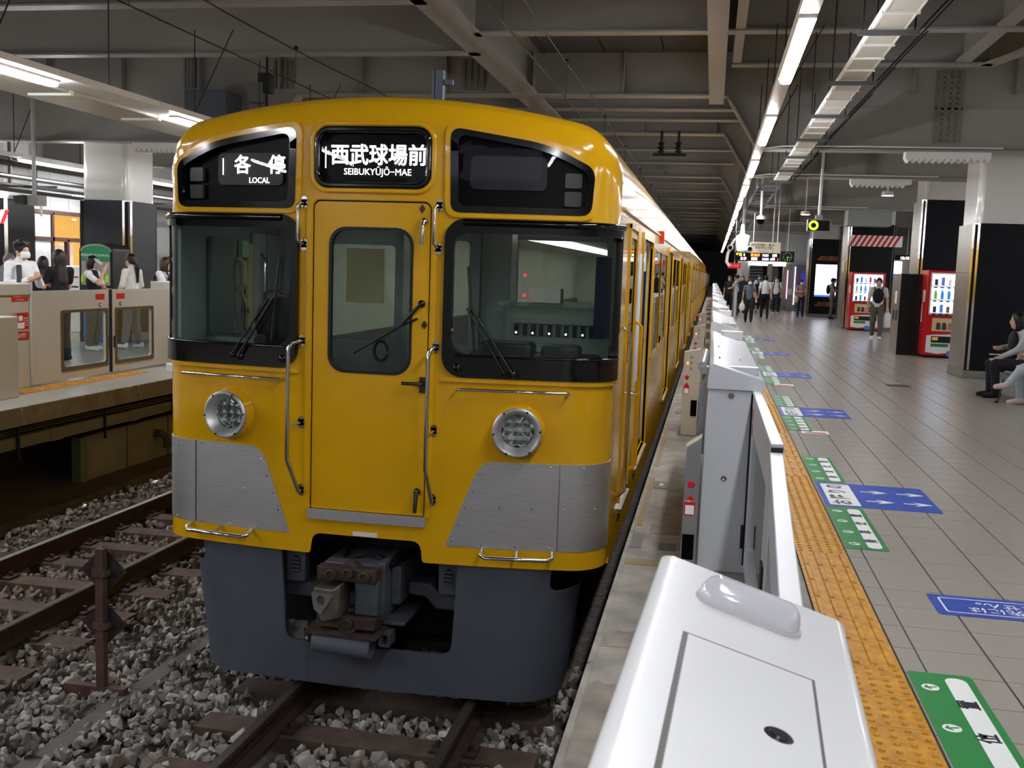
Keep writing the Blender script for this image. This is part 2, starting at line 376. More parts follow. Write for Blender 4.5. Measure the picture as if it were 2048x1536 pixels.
# tactile strip
tacm = M('tactile_yellow', (196, 128, 2), .5, noise=(16, .35, (206, 146, 12)), bump=(40, .1))
tac = struct(MB().box(.572, .861, -6, 60, -.03, -.004).build('floor_tactile_bed', M('joint_dark2', (60, 50, 30), .8)))
def tacmesh(kind):
    b = MB().box(-.142, .142, -.1485, .1485, -.01, .0)
    if kind == 'dots':
        for i in range(5):
            for j in range(5): b.cyl((-.116 + i * .058, -.12 + j * .06, 0), (-.116 + i * .058, -.12 + j * .06, .007), .014, .008, n=8)
    else:
        for i in range(4):
            x = -.108 + i * .072
            b.add([(x - .016, -.135, 0), (x + .016, -.135, 0), (x + .016, .135, 0), (x - .016, .135, 0), (x - .011, -.13, .008), (x + .011, -.13, .008), (x + .011, .13, .008), (x - .011, .13, .008)],
                  [(4, 5, 6, 7), (0, 1, 5, 4), (1, 2, 6, 5), (2, 3, 7, 6), (3, 0, 4, 7)])
    return b.mesh('tactile_tile', tacm)
tmd, tmb = tacmesh('dots'), tacmesh('bars')
for j in range(-6, 130):
    y = 4.235 + j * .3
    dots = (j <= 0) or (7 <= j <= 14) or (j > 14 and (j % 16) in (7, 8, 9, 10, 11, 12, 13, 14))
    o = link('tactile_tile', tmd if dots else tmb, tac); o.location = (.716, y, 0)
# floor stickers
GS = 'green queue-position floor stickers'; BS = 'blue arrow floor stickers'
def gsticker(y0, y1, label, nchar=4):
    t = thing('floor_sticker', label, 'sticker', (1.0, (y0 + y1) / 2, 0), 0, GS); L = (y1 - y0) / 2
    MB().prism(rrect(-.125, .125, -L, L, .02), .0012, .0022).build('sheet', green, t)
    MB().prism(rrect(.01, .095, -L + .04, L - .04, .04), .0022, .0027).build('white_strip', stw, t)
    for k, ch in enumerate('乗車位置'):
        place(text(ch, .085, inkt, 'lettering', t, .0002, .0025), T(.053, -L * .62 + k * L * .40, .0029) @ Matrix.Rotation(PI / 2, 4, 'Z'))
    for k in range(4):
        y = -L * .78 + k * L * .52
        MB().lathe([(0, .0002), (.034, .0002), (.034, 0)], (-.062, y, .0024), (0, 0, 1), 20).build('white_disc', stw, t)
        MB().prism([(-.088, y - .004), (-.062, y - .02), (-.058, y - .013), (-.070, y - .006), (-.036, y + .004), (-.038, y + .014), (-.073, y + .004), (-.068, y + .018), (-.076, y + .02)], .0026, .0031).build('arrow', green, t)
    return t
def bsticker(y0, y1, label):
    t = thing('floor_sticker', label, 'sticker', (1.28, (y0 + y1) / 2, 0), 0, BS); L = (y1 - y0) / 2
    MB().prism(rrect(-.4, .395, -L, L, .012), .0012, .0022).build('sheet', blue, t)
    MB().prism(rrect(-.365, -.15, -L + .05, L - .05, .01), .0022, .0027).build('white_block', stw, t)
    for k, ch in enumerate('お降りの'):
        place(text(ch, .15, inkt, 'lettering', t, .0002, .004), T(-.26, -L * .66 + k * L * .44, .0029) @ Matrix.Rotation(PI / 2, 4, 'Z'))
    for yy in (-L * .42, L * .36):
        for x0 in (-.09, .17):
            MB().prism([(x0, yy - .012), (x0 + .11, yy - .012), (x0 + .07, yy - .075), (x0 + .2, yy), (x0 + .07, yy + .075), (x0 + .11, yy + .012), (x0, yy + .012)], .0022, .0028).build('arrow', stw, t)
gsticker(2.9, 4.37, 'green floor sticker with four characters beside dotted yellow paving at the white gate cabinet')
for k, n in enumerate(('first', 'second', 'third', 'fourth', 'fifth')):
    o = 4.87 * k
    gsticker(6.34 + o, 7.50 + o, 'green floor sticker on the white-cabinet side of the %s blue arrow sticker' % n)
    bsticker(7.53 + o, 8.39 + o, '%s blue arrow floor sticker counted from the white gate cabinet' % n)
    gsticker(8.43 + o, 9.60 + o, 'green floor sticker on the stairs side of the %s blue arrow sticker' % n)
t = thing('floor_sticker', 'long blue floor sticker with white outline and upside-down two-line lettering', 'sticker', (1.62, 5.36, 0))
MB().prism(rrect(-.45, .45, -.165, .165, .02), .0012, .0022).build('sheet', blue, t)
V, F = cdt(rrect(-.405, .405, -.12, .12, .02), [rrect(-.395, .395, -.11, .11, .015)])
MB().add([(p[0], p[1], .0026) for p in V], F).build('outline', stw, t)
place(text('これより先には\n止まりません。', .088, stw, 'lettering', t, .0002, .001), T(.02, 0, .0026) @ Matrix.Rotation(PI, 4, 'Z'))
for y, c in ((11.05, 'first'), (15.9, 'second')):
    t = tag(MB().prism(rrect(1.0, 1.28, y, y + .22, .02), .0012, .0022).build('floor_notice', stw), 'small white floor notice beside the %s gap between queue stickers' % c, 'sticker')
    MB().prism(rrect(1.03, 1.25, y + .03, y + .1, .01), .0022, .0026).build('red_panel', red, t)
tag(MB().lathe([(0, 0), (.17, 0), (.185, .003), (.185, 0)], (2.92, 16.8, .001), (0, 0, 1), 32).build('manhole_cover', M('iron_cover', (66, 60, 52), .6, .4)), 'round dark metal cover set in the platform tiles', 'cover')
# ------------------------------------------------------------------ left platform
pl = struct(MB().box(-30, -7.0, -6, 90, -.2, 0).build('floor_far_platform', M('far_platform_tile', (150, 146, 136), .3, noise=(.8, .06))))
for i in range(14):
    MB().box(-7.03, -6.985, -4 + i * 2.25, -1.77 + i * 2.25, -.2, .004).build('edge_beam', concp if i % 3 else conc, pl, bevel=.008)
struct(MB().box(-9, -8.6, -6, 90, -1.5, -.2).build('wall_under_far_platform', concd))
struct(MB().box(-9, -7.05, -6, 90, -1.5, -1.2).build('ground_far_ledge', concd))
pw = thing('retaining_panels', 'row of pale concrete panels below the far platform edge', 'wall', (-7.6, 11.3, -1.2))
for i in range(9): MB().box(0, .08, (.14 if i == 0 else .02) + i * 1.05, 1.03 + i * 1.05, 0, .56).build('panel', concp, pw, bevel=.006)
MB().box(-.02, .1, -.02, .13, 0, .56).build('end_post', M('panel_edge_green', (104, 112, 104), .7), pw)
MB().tube([(.08, 1.75, .36), (.17, 1.75, .36), (.22, 1.78, .32), (.235, 1.8, .24), (.235, 1.8, .16)], .055, 12).build('drain_elbow', M('pvc_grey', (72, 74, 74), .5), pw)
cr = thing('cable_duct', 'grey cable duct hung along under the far platform edge', 'duct', (-7.18, 0, 0))
for i in range(9):
    MB().box(-.04, .04, 5.5 + i * 1.6, 7.07 + i * 1.6, -.475, -.345).build('duct_length', M('duct_grey', (112, 112, 104), .5), cr, bevel=.006)
    MB().box(-.05, .05, 7.0 + i * 1.6, 7.2 + i * 1.6, -.48, -.34).build('joint_cover', M('duct_grey'), cr)
    MB().box(.05, .07, 6.4 + i * 1.6, 6.43 + i * 1.6, -.6, -.2).build('hanger', rubber_m, cr)
for z in (-.28, -.31): MB().tube([(0, 3 + i, z + .012 * math.sin(i * 1.9)) for i in range(20)], .018, 6).build('cable', cable, cr)
# litter
for i, (x, y, s, l) in enumerate(((-6.75, 10.2, .03, 'crumpled white paper scrap on the dusty ledge'), (-6.7, 11.6, .045, 'torn white paper strip among ballast stones'), (-6.6, 12.4, .035, 'small white card lying among ballast stones'))):
    tag(MB().add([(x - s, y, -1.2), (x + s, y - s, -1.19), (x + s * .8, y + s, -1.17), (x - s * .6, y + s, -1.185), (x, y, -1.165)], [(0, 1, 4), (1, 2, 4), (2, 3, 4), (3, 0, 4)]).build('paper_scrap', stw), l, 'litter')
# ------------------------------------------------------------------ ceiling
ceil = struct(MB().box(-32, 16, -7, 165, 5.36, 5.5).build('ceiling', deckm))
for i in range(26):
    x = -15 + i * 1.0
    for y0, y1 in ((7, 18), (18.1, 32)): MB().box(x + .012, x + .988, y0, y1, 5.30, 5.36).build('deck_panel', deckm, ceil)
def ibeam(p0, p1, depth=.5, wid=.3, name='ceiling_beam', tf=.025):     # p = bottom centre line
    p0 = Vector(p0); p1 = Vector(p1); d = (p1 - p0).normalized(); u = d.cross(Vector((0, 0, 1))).normalized(); b = MB()
    for z0, z1, ww in ((0, tf, wid), (tf, depth - tf, .02), (depth - tf, depth, wid)):
        vs = [p + u * (s * ww / 2) + Vector((0, 0, z)) for p in (p0, p1) for s, z in ((-1, z0), (1, z0), (1, z1), (-1, z1))]
        b.add(vs, [(3, 2, 1, 0), (4, 5, 6, 7), (0, 1, 5, 4), (1, 2, 6, 5), (2, 3, 7, 6), (3, 0, 4, 7)])
    return struct(b.build(name, beamm))
for y, x0, x1 in ((11.8, -14, -3.4), (14.64, -14, -3.4), (13.45, -3.2, 6.5), (15.55, .1, 3.6), (10.4, -3.2, 6.5), (7.5, -14, 6.5)): ibeam((x0, y, 4.6), (x1, y, 4.6), .72, .22)
for y in (19.8, 21.1, 26.1, 29.1, 35.2, 38.5, 44, 48, 54, 58, 64, 70, 78, 88, 100): ibeam((-14, y, 4.62), (.4, y, 4.62), .7, .26)
ibeam((-3.34, 6, 4.6), (-3.34, 40, 4.6), .72, .44, 'ceiling_long_beam')
ibeam((-.1, 7, 4.5), (-.1, 18.3, 4.5), .8, .24, 'ceiling_long_beam')
ibeam((.17, 7, 4.62), (.17, 15.4, 4.62), .7, .12, 'ceiling_long_beam')
for a, b in (((3.2, 7, 4.62), (3.2, 15.4, 4.62)), ((3.55, 15.6, 4.6), (5.4, 9.0, 4.6))): ibeam(a, b, .5, .2, 'ceiling_brace')
bolt = MB()
def splice(x0, x1, z0, z1, y, parent, cols=4, rows=14):
    b = MB().box(x0, x1, y - .03, y - .012, z0, z1)
    for i in range(cols):
        for j in range(rows):
            cx = x0 + (i + .5) * (x1 - x0) / cols; cz = z0 + (j + .5) * (z1 - z0) / rows
            b.cyl((cx, y - .03, cz), (cx, y - .06, cz), .028, n=6)
    b.build('splice_plate', boltm, parent)
def girder(y, zl=3.73, zt=4.6, xa=.08, xb=.62, plates=()):
    bot = [(-30, zl), (-8.1, zl), (-7.5, zt), (xa, zt), (xb, zl), (12, zl)]
    b = MB().prism(bot + [(12, 5.34), (-30, 5.34)], y - .012, y + .012, 'y')
    for (x0, z0), (x1, z1) in zip(bot, bot[1:]):
        n = Vector((z1 - z0, 0, -(x1 - x0))).normalized() * .03
        b.add([(x0, y - .16, z0), (x1, y - .16, z1), (x1, y + .16, z1), (x0, y + .16, z0), (x0 + n.x, y - .16, z0 + n.z), (x1 + n.x, y - .16, z1 + n.z), (x1 + n.x, y + .16, z1 + n.z), (x0 + n.x, y + .16, z0 + n.z)],
              [(0, 3, 2, 1), (4, 5, 6, 7), (0, 1, 5, 4), (1, 2, 6, 5), (2, 3, 7, 6), (3, 0, 4, 7)])
    for x in np.arange(-28, 12, 1.55): b.box(x - .01, x + .01, y - .14, y, zt + .02, 5.3)
    g = struct(b.build('ceiling_girder', beamm))
    MB().box(xb + .1, 12, y - .03, y - .012, 4.38, 4.41).box(-30, -8.1, y - .03, y - .012, 4.38, 4.41).build('web_seam', beamm, g)
    for p in plates: splice(*p, y, g)
    MB().tube([(xb + .05, y - .18, zl - .02), (xb + .4, y - .18, zl + .03), (2.2, y - .18, zl + .035), (3.6, y - .18, zl + .03), (4.4, y - .18, zl + .03)], .014, 6).build('conduit', whitep, g)
    return g
girder(18, plates=((3.36, 3.78, 3.85, 5.0), (-4.5, -4.05, 4.68, 5.2), (-9.75, -9.5, 4.7, 5.25, ), (-8.0, -7.6, 4.7, 5.2)))
for y in (22.8, 32.6, 42, 51, 61, 75, 95): girder(y, plates=((2.0, 2.2, 3.85, 4.4), (3.0, 3.2, 3.8, 4.9)))
# ------------------------------------------------------------------ lamps
def lamp_row(x, z, ys, L, railw, rowname, nn, y0, y1, hang=True, zt=4.6):
    r = thing('lighting_rail', 'long white lighting rail hung above the %s' % rowname, 'rail', (x, 0, z))
    n = int((y1 - y0) / 2)
    for i in range(n): MB().box(-railw / 2, railw / 2, y0 + i * 2, y0 + i * 2 + 1.985, .02, .09).build('rail_length', whitep, r)
    if hang:
        for i in range(n):
            y = y0 + i * 2 + 1
            MB().cyl((railw * .3, y, .09), (railw * .3, y, zt - z), .008, n=6).build('hanger_rod', cable, r)
            if y < 26 and i % 2: MB().cyl((railw * .3, y, .1), (railw * .3 + .55, y, zt - z), .008, n=6).build('hanger_rod', cable, r)
    k = 0
    for y in ys:
        if y > 5.5: k += 1
        lab = '%s lit lamp above the %s, counted from the cab front' % (ORD[k - 1], rowname) if y > 5.5 else 'lit fluorescent lamp above the %s, ahead of the train front' % rowname
        t = thing('fluorescent_lamp', lab, 'lamp', (x, y, z), 0, 'lamps above the ' + rowname)
        MB().box(-.06, .06, 0, L, -.005, .02).build('lamp_housing', whitep, t)
        MB().prism(rpoly([(-.055, -.005), (-.045, -.05), (.045, -.05), (.055, -.005)], .02, 3), .03, L - .03, 'y').build('diffuser', tube_on, t)
    return r
ORD = ['first', 'second', 'third', 'fourth', 'fifth', 'sixth', 'seventh', 'eighth', 'ninth', 'tenth', 'eleventh', 'twelfth', 'thirteenth', 'fourteenth', 'fifteenth', 'sixteenth', 'seventeenth', 'eighteenth', 'nineteenth', 'twentieth']
lamp_row(.55, 3.4, [-5.9, -1.4, 3.1] + [7.63 + 4.55 * i for i in range(16)], 2.3, .13, 'yellow paving strip', lambda k: ORD[k], -6, 82)
LRF = lamp_row(-7.02, 3.42, [-6.4, -1.8, 2.9, 7.6, 12.66, 17.3, 22, 26.7, 31.4], 2.6, .42, 'far platform gates', lambda k: ORD[k], -6, 40)
lamp_row(-12.6, 3.3, [8, 12.6, 17.2, 21.8, 26.4], 2.3, .14, 'far platform middle', lambda k: ORD[k], 6, 34)
lamp_row(-9.9, 3.3, [-5.6, -1, 3.6, 8.2], 2.3, .14, 'far platform waiting area (added fill)', lambda k: ORD[k], -6, 11)  # unseen row added to brighten the people on the far platform
lamp_row(-15.0, 3.0, [13, 17.6, 22.4], 2.3, .14, 'far platform wall', lambda k: ORD[k], 8, 34)
lamp_row(8.8, 3.4, [-4, .6, 5.2, 9.8, 14.4, 19, 23.6, 28.2, 32.8], 2.3, .13, 'opposite side beyond the pillars', lambda k: ORD[k], -6, 40)
br = thing('lamp_brackets', 'white cross arms carrying a sloped panel beside the far lighting rail', 'bracket', (-7.02, 0, 3.42))
for y in (7.0, 8.9, 10.8, 12.7, 14.6): MB().box(-.75, -.209, y - .03, y + .03, -.04, .03).build('cross_arm', whitep, br)
MB().box(-.95, -.22, 4, 18, -.015, .02).build('panel', warmw, br)
for y in (9.3, 11.6): MB().tube([(-.4, y, .03), (-.45, y + .3, .06), (-.4, y + .8, .03), (-.5, y + 1.4, .03)], .012, 6).build('cable', cable, br)
# cable tray
ct = thing('cable_tray', 'ladder-shaped white cable tray hung beside the lighting rail', 'tray', (1.28, 0, 3.62))
for i in range(30):
    y = 6.2 + i * .56
    MB().box(-.11, .11, y, y + .52, 0, .012).build('tray_panel', M('tray_white', (196, 193, 182), .4), ct)
    MB().box(-.14, .14, y - .03, y, -.015, .01).build('rung', whitep, ct)
    if i % 4 == 1:
        MB().box(-.24, .24, y - .05, y - .01, -.05, -.01).build('cross_bar', M('galv_dark', (92, 94, 96), .45, .6), ct)
        for sx in (-.2, .2): MB().cyl((sx, y - .03, -.03), (sx, y - .03, 1.0), .008, n=6).build('hanger_rod', cable, ct)
        MB().cyl((.22, y - .03, -.03), (1.1, y - .03, 1.0), .009, n=6).build('stay_rod', cable, ct)
for s in (-1, 1): MB().box(s * .12 - .008, s * .12 + .008, 6, 23, -.005, .06).build('side_rail', whitep, ct)
lt = thing('cable_ladder', 'dark open cable ladder continuing beyond the white tray', 'ladder', (1.05, 0, 3.5))
for i in range(24): MB().box(-.22, .22, 22.8 + i * .9, 22.86 + i * .9, 0, .05).build('rung', M('galv_dark'), lt)
for s in (-.22, .22): MB().box(s - .02, s + .02, 22.5, 44.5, 0, .09).build('side_rail', M('galv_dark'), lt)
# overhead wires
for tx, l, z in ((-1.9, 'overhead contact wire with messenger cable above the yellow train', 3.72), (-5.43, 'overhead contact wire with messenger cable above the empty track', 3.9)):
    o = thing('overhead_wire', l, 'wire', (tx, 0, z))
    MB().tube([(0, -5, 0), (0, 120, 0)], .008, 6).build('contact_wire', cable, o)
    MB().tube([(0, y, .46 - .06 * math.sin(PI * ((y / 8.) % 1))) for y in range(-5, 121)], .009, 6).build('messenger_wire', cable, o)
    for y in (9, 12.9, 17.4, 21.5, 26, 30.5, 35): MB().cyl((0, y, 0), (0, y, .44), .004, n=5).ball((0, y, .43), .035, 8, 6).build('dropper', cable, o)
ins = thing('wire_insulators', 'dark ribbed insulators on a bracket above the train', 'insulator', (-1.05, 22.6, 4.2))
MB().box(-.35, .35, -.03, .03, -.1, -.04).build('bracket_bar', cable, ins)
for x in (-.18, .18):
    MB().lathe([(.02, -.05), (.09, 0), (.03, .03), (.1, .08), (.03, .11), (.09, .16), (.03, .2), (.03, .42)], (x, 0, 0), (0, 0, 1), 12).build('insulator', cable, ins)
# boxes and cameras hanging on the far girder
tag(MB().box(-9.35, -8.55, 17.25, 17.86, 3.92, 4.55).build('junction_cabinet', M('cabinet_grey', (74, 78, 84), .5), bevel=.01), 'grey metal cabinet hung under the girder above the far platform', 'cabinet')
cm = thing('ceiling_camera', 'small black and white device on a thin rod above the far rail', 'camera', (-7.0, 15.5, 3.6))
MB().cyl((0, 0, -.2), (0, 0, 1.72), .02, n=8).build('rod', cable, cm); MB().box(-.28, -.03, -.1, .1, .45, .75).box(-.25, -.05, -.1, .1, .3, .42).build('camera_body', M('device', (96, 96, 94), .5), cm); MB().box(-.12, .08, -.08, .08, .6, .9).build('cable_knot', cable, cm)
# ------------------------------------------------------------------ yellow train
CX = -2.0; HW = 1.44; RC = .2; RT = .16; S = HW - RC + RC * PI / 2; Y0 = 5.9; YB = 6.45; ZB = -.19; ZS = -.25
def roofline(dx):
    dx = min(abs(dx), HW); z = 2.595 - .0926 * dx * dx
    return z - (.25 - math.sqrt(max(0, .0625 - (dx - HW + .25) ** 2)) if dx > HW - .25 else 0)
def FM(s, z):
    a = abs(s); sg = 1 if s >= 0 else -1
    if a <= HW - RC: dx, yo = a, 0
    else:
        th = min((a - HW + RC) / RC, PI / 2); dx = HW - RC + RC * math.sin(th); yo = RC * (1 - math.cos(th)) + max(0, a - S)
    y = Y0 + .07 * dx * dx + yo; t = roofline(dx) - z
    if t < RT: q = min(1, (RT - t) / RT); y += RT * (1 - math.sqrt(max(0, 1 - q * q)))
    return Vector((sg * dx, y, z))
def FN(s, z, off=0.):
    p = FM(s, z)
    if not off: return p
    e = .004; ds = FM(s + e, z) - FM(s - e, z); dz = FM(s, z + e) - FM(s, z - e); n = ds.cross(dz)
    return p + n.normalized() * off
def shell(V, F, f, o1, o0, b=None, mi=0):                           # lift a flat triangulation onto a curved map, with a rim
    b = b or MB(); base = len(b.v); b.add([f(p[0], p[1], o1) for p in V], F, mi)
    cnt = {}
    for t in F:
        for i in range(len(t)):
            e = (t[i], t[(i + 1) % len(t)]); k = tuple(sorted(e)); cnt[k] = None if k in cnt else e
    ed = [e for e in cnt.values() if e]; ix = {}
    for e in ed:
        for i in e:
            if i not in ix: ix[i] = len(b.v); b.v.append(tuple(f(V[i][0], V[i][1], o0)))
    for i, j in ed: b.f.append((base + i, ix[i], ix[j], base + j)); b.m.append(mi)
    return b
def patch(name, mat, parent, outer, holes=(), o1=.01, o0=-.02, grid=(.12, .3), f=FN, bevel=0, label=None):
    V, F = cdt(dense(outer), [dense(h) for h in holes], grid); return shell(V, F, f, o1, o0).build(name, mat, parent, smooth=True, bevel=bevel, label=label)
def mir(P): return [(-x, z) for x, z in P][::-1]
car = thing('lead_railcar', 'glossy yellow leading train car with cab front, steel corner panels and grey skirt', 'train', (CX, 0, 0))
destP = rpoly([(.48, 1.917), (1.285, 1.917), (1.30, 2.185), (1.04, 2.316), (.47, 2.405)], [.06, .06, .06, .2, .07])
destI = rpoly([(.525, 1.955), (1.25, 1.955), (1.262, 2.165), (1.02, 2.28), (.515, 2.365)], [.05, .05, .05, .2, .06])
wsO = rrect(.452, S - .017, .955, 1.882, .1, rs=(.12, .015, .015, .12)); wsI = rrect(.505, S - .042, 1.09, 1.80, .07, rs=(.09, .02, .02, .09))
dcO = rrect(-.358, .358, 2.043, 2.402, .085); dcI = rrect(-.325, .325, 2.078, 2.366, .06)
drO = rrect(-.366, .366, .09, 1.972, .03, rs=(.004, .004, .045, .045)); drW = rrect(-.252, .252, .955, 1.808, .1)
ss = [-S + 2 * S * i / 72 for i in range(73)]
top = [(s, roofline(FM(s, 1).x) - .045) for s in ss]
bott = rpoly([(-S, ZB), (-.36, ZB), (-.345, -.06), (.345, -.06), (.36, ZB), (S, ZB)], [.001, .02, .06, .06, .02, .001], 4)
outer = bott + top[::-1]
ext = [(s, roofline(FM(s, 1).x) - k) for s in ss[1:-1:1] for k in (.155, .12, .09, .065)]
holes = [destP, mir(destP), wsO, mir(wsO), dcO, drO]
ext = [p for p in ext if not any(inpoly(p[0], p[1], h) for h in holes)]
gp = [(s, z) for s in np.linspace(HW - RC, S - .01, 9) for z in np.arange(-.1, 1.9, .12)]
ext += [(sg * s, z) for s, z in gp for sg in (-1, 1) if not any(inpoly(sg * s, z, h) for h in holes)]
V, F = cdt(dense(outer), [dense(h) for h in holes], (.11, .11), ext)
b = shell(V, F, FN, 0, -.004)
cap = []                                                             # rounded brow up to the roof line
for s in ss:
    zr = roofline(FM(s, 1).x); tA = math.acos(1 - .045 / RT)
    th0 = math.asin((RT - .045) / RT)
    cap.append([FM(s, zr - RT + RT * math.sin(th0 + (PI / 2 - th0) * k / 5)) for k in range(6)])
o = len(b.v)
for row in cap: b.v += [tuple(p) for p in row]
for i in range(72):
    for k in range(5): b.f.append((o + i * 6 + k, o + (i + 1) * 6 + k, o + (i + 1) * 6 + k + 1, o + i * 6 + k + 1)); b.m.append(0)
for sg in (-1, 1):                                                    # side returns to the flat body
    zs = [ZB + (roofline(HW) - .045 - ZB) * i / 20 for i in range(21)] + [p.z for p in cap[72 if sg > 0 else 0][1:]]
    o = len(b.v); b.v += [tuple(FM(sg * S, z)) for z in zs] + [(sg * HW, YB, z) for z in zs]; n = len(zs)
    b.f += [(o + i, o + i + 1, o + n + i + 1, o + n + i) for i in range(n - 1)]; b.m += [0] * (n - 1)
o = len(b.v); b.v += [tuple(c[-1]) for c in cap] + [(c[-1].x, YB, c[-1].z) for c in cap]
b.f += [(o + i, o + i + 1, o + 73 + i + 1, o + 73 + i) for i in range(72)]; b.m += [0] * 72
front = b.build('cab_front', yellow, car, smooth=True)
bmf = bmesh.new(); bmf.from_mesh(front.data); bmesh.ops.remove_doubles(bmf, verts=bmf.verts, dist=.002); bmesh.ops.recalc_face_normals(bmf, faces=bmf.faces); bmf.to_mesh(front.data); bmf.free(); autosmooth(front, .9)
# body sides and roof
DC = [9.05 + 4.82 * i for i in range(4)]; YE = 25.75
def sidewall(x, y0, y1, doors, lead, parent, plain=False):
    hs = []
    if not plain:
        if lead: hs.append(rrect(7.08, 7.62, .98, 1.84, .05))
        for d in doors: hs.append(rrect(d - .65, d + .65, .02, 1.88, .05, rs=(.005, .005, .05, .05)))
        for a, c in zip(doors, doors[1:]): hs.append(rrect(a + 1.02, (a + c) / 2 - .04, .8, 1.82, .05)); hs.append(rrect((a + c) / 2 + .04, c - 1.02, .8, 1.82, .05))
        hs.append(rrect(doors[-1] + .98, y1 - .35, .8, 1.82, .05))
    zt = roofline(HW); V, F = cdt([(y0, ZS), (y1, ZS), (y1, zt), (y0, zt)], hs, (.8, .6))
    f = lambda y, z, off: Vector((x + off * (1 if x > 0 else -1), y, z))
    shell(V, F, f, 0, -.03).build('side_wall', yellow, parent)
    if plain: return hs
    for h in hs:
        ys = [p[0] for p in h]; zs = [p[1] for p in h]; isdoor = min(zs) < .1
        if isdoor:
            cy = (min(ys) + max(ys)) / 2
            V, F = cdt(rrect(cy - .71, cy + .71, .0, 1.93, .06, rs=(.005, .005, .06, .06)), [h]); shell(V, F, f, .012, -.02).build('door_frame', yellow, parent)
            MB().box(x - .02, x + .025, cy - .68, cy + .68, -.025, .004).build('door_sill', steel_d, parent)
            for sg in (-1, 1):                                       # leaves slid into their pockets, rubber edge showing
                MB().box(x - .09, x - .05, cy + sg * .65 - .05, cy + sg * .65 + .05, .02, 1.86).build('door_edge', rubber_m, parent)
            MB().box(x - .07, x - .05, cy - .64, cy + .64, 1.62, 1.87).build('door_header', M('interior_cream', (206, 204, 196), .5), parent)
        else:
            V, F = cdt([(p[0] + (.028 if p[0] < (min(ys) + max(ys)) / 2 else -.028) * -1, p[1] + (-.028 if p[1] < 1.3 else .028)) for p in h], [h]); shell(V, F, f, .007, -.01).build('window_frame', steel_p if not lead else yellow, parent)
            V, F = cdt(h); MB().add([f(p[0], p[1], -.004) for p in V], F).build('window_pane', glass_d, parent)
    return hs
def body(y0, y1, doors, parent, lead):
    rs = [(-HW + 2 * HW * i / 40) for i in range(41)]
    xs = [HW * math.sin(PI / 2 * max(-1, min(1, q / HW))) for q in rs]
    r = MB(); r.v = [(x, y, roofline(x)) for y in (y0, y1) for x in xs]; r.f = [(i, i + 1, 42 + i, 41 + i) for i in range(40)]; r.m = [0] * 40
    r.build('roof', yellow, parent, smooth=True)
    sidewall(HW, y0, y1, doors, lead, parent); sidewall(-HW, y0, y1, doors, lead, parent, True)
    MB().box(-1.38, 1.38, (7.75 if lead else y0), y1, -.06, 0).build('saloon_floor', M('saloon_floor_grey', (120, 118, 112), .6), parent)
    MB().box(-1.36, 1.36, (7.78 if lead else y0), y1, 1.98, 2.02).box(-1.36, -1.33, (7.78 if lead else y0), y1, 0, 2).build('saloon_lining', M('interior_cream', (206, 204, 196), .5), parent)
    MB().box(-.15, .15, (8.2 if lead else y0 + .5), y1 - .5, 1.94, 1.97).build('saloon_light', M('saloon_tube', (255, 248, 236), .4, emit=8), parent)
    MB().box(-1.3, -.85, (8.6 if lead else y0 + .5), y1 - .6, .38, .48).box(-1.33, -1.22, (8.6 if lead else y0 + .5), y1 - .6, .48, .95).build('bench_seat', M('seat_moquette', (92, 84, 88), .9), parent)
    MB().box(-1.2, 1.2, y0 + .5, y1 - .3, -.85, ZS + .04).build('underframe', under, parent)
    MB().box(HW - .002, HW + .014, y0 if lead else y0 + .1, y1 - .05, 1.985, 2.0).build('rain_gutter', yellow, parent)
body(YB, YE, DC, car, True)
# cab side door on the platform side
MB().box(HW - .02, HW + .012, 7.0, 7.03, .02, 1.93).box(HW - .02, HW + .012, 7.68, 7.71, .02, 1.93).box(HW - .02, HW + .012, 7.0, 7.71, 1.9, 1.93).build('cab_door_frame', yellow, car)
for y in (6.86, 7.86): MB().tube([(HW, y, .1), (HW + .05, y, .14), (HW + .05, y, 1.2), (HW, y, 1.24)], .013).build('side_handrail', steel_p if y < 7 else yellow, car, smooth=True)
MB().tube([(HW, 7.6, .72), (HW + .05, 7.6, .72), (HW + .05, 7.48, .72)], .01).build('cab_door_handle', chrome, car, smooth=True)
MB().box(HW - .02, HW + .025, 7.0, 7.72, -.05, -.02).build('cab_step', steel_d, car)
MB().box(HW - .01, HW + .03, 11.1, 11.2, 1.92, 2.05).build('side_indicator', M('lamp_red_off', (176, 40, 34), .4, emit=.6), car)
MB().box(HW - .002, HW + .004, 7.95, 8.28, .75, 1.75).build('car_notice', M('notice_pale', (200, 206, 214), .4), car)
# windows and their rubbers
for sg in (1, -1):
    g = (lambda P: P) if sg > 0 else mir
    patch('windshield_rubber', rubber, car, g(wsO), [g(wsI)], .028, -.03, (.07, .12), bevel=.014)
    patch('windshield_pane', glass, car, g(wsI), (), .004, .002, (.05, .2))
    fr = patch('sign_rubber', rubber, car, g(destP), [g(destI)], .02, -.03, bevel=.011)
    patch('sign_pane', glass_s, car, g(destI), (), -.004, -.006)
    patch('sign_backing', black, car, g(destP), (), -.05, -.055)
    r0 = rrect(.585, 1.03, 2.055, 2.248, .035)
    patch('sign_roll', M('roll_grey', (40, 41, 44), .5, emit=.25) if sg < 0 else M('roll_dark', (24, 25, 29), .4), car, g(r0), (), -.028, -.045)
    for z0 in (1.97, 2.075): patch('marker_lamp', M('marker_lamp_lens', (58, 60, 62), .15, coat=.8), car, g(rrect(1.135, 1.232, z0, z0 + .085, .012)), (), -.02, -.045, bevel=.004)
patch('sign_rubber', rubber, car, dcO, [dcI], .02, -.03, bevel=.011)
patch('sign_pane', glass_s, car, dcI, (), -.004, -.006); patch('sign_backing', black, car, dcO, (), -.05, -.055)
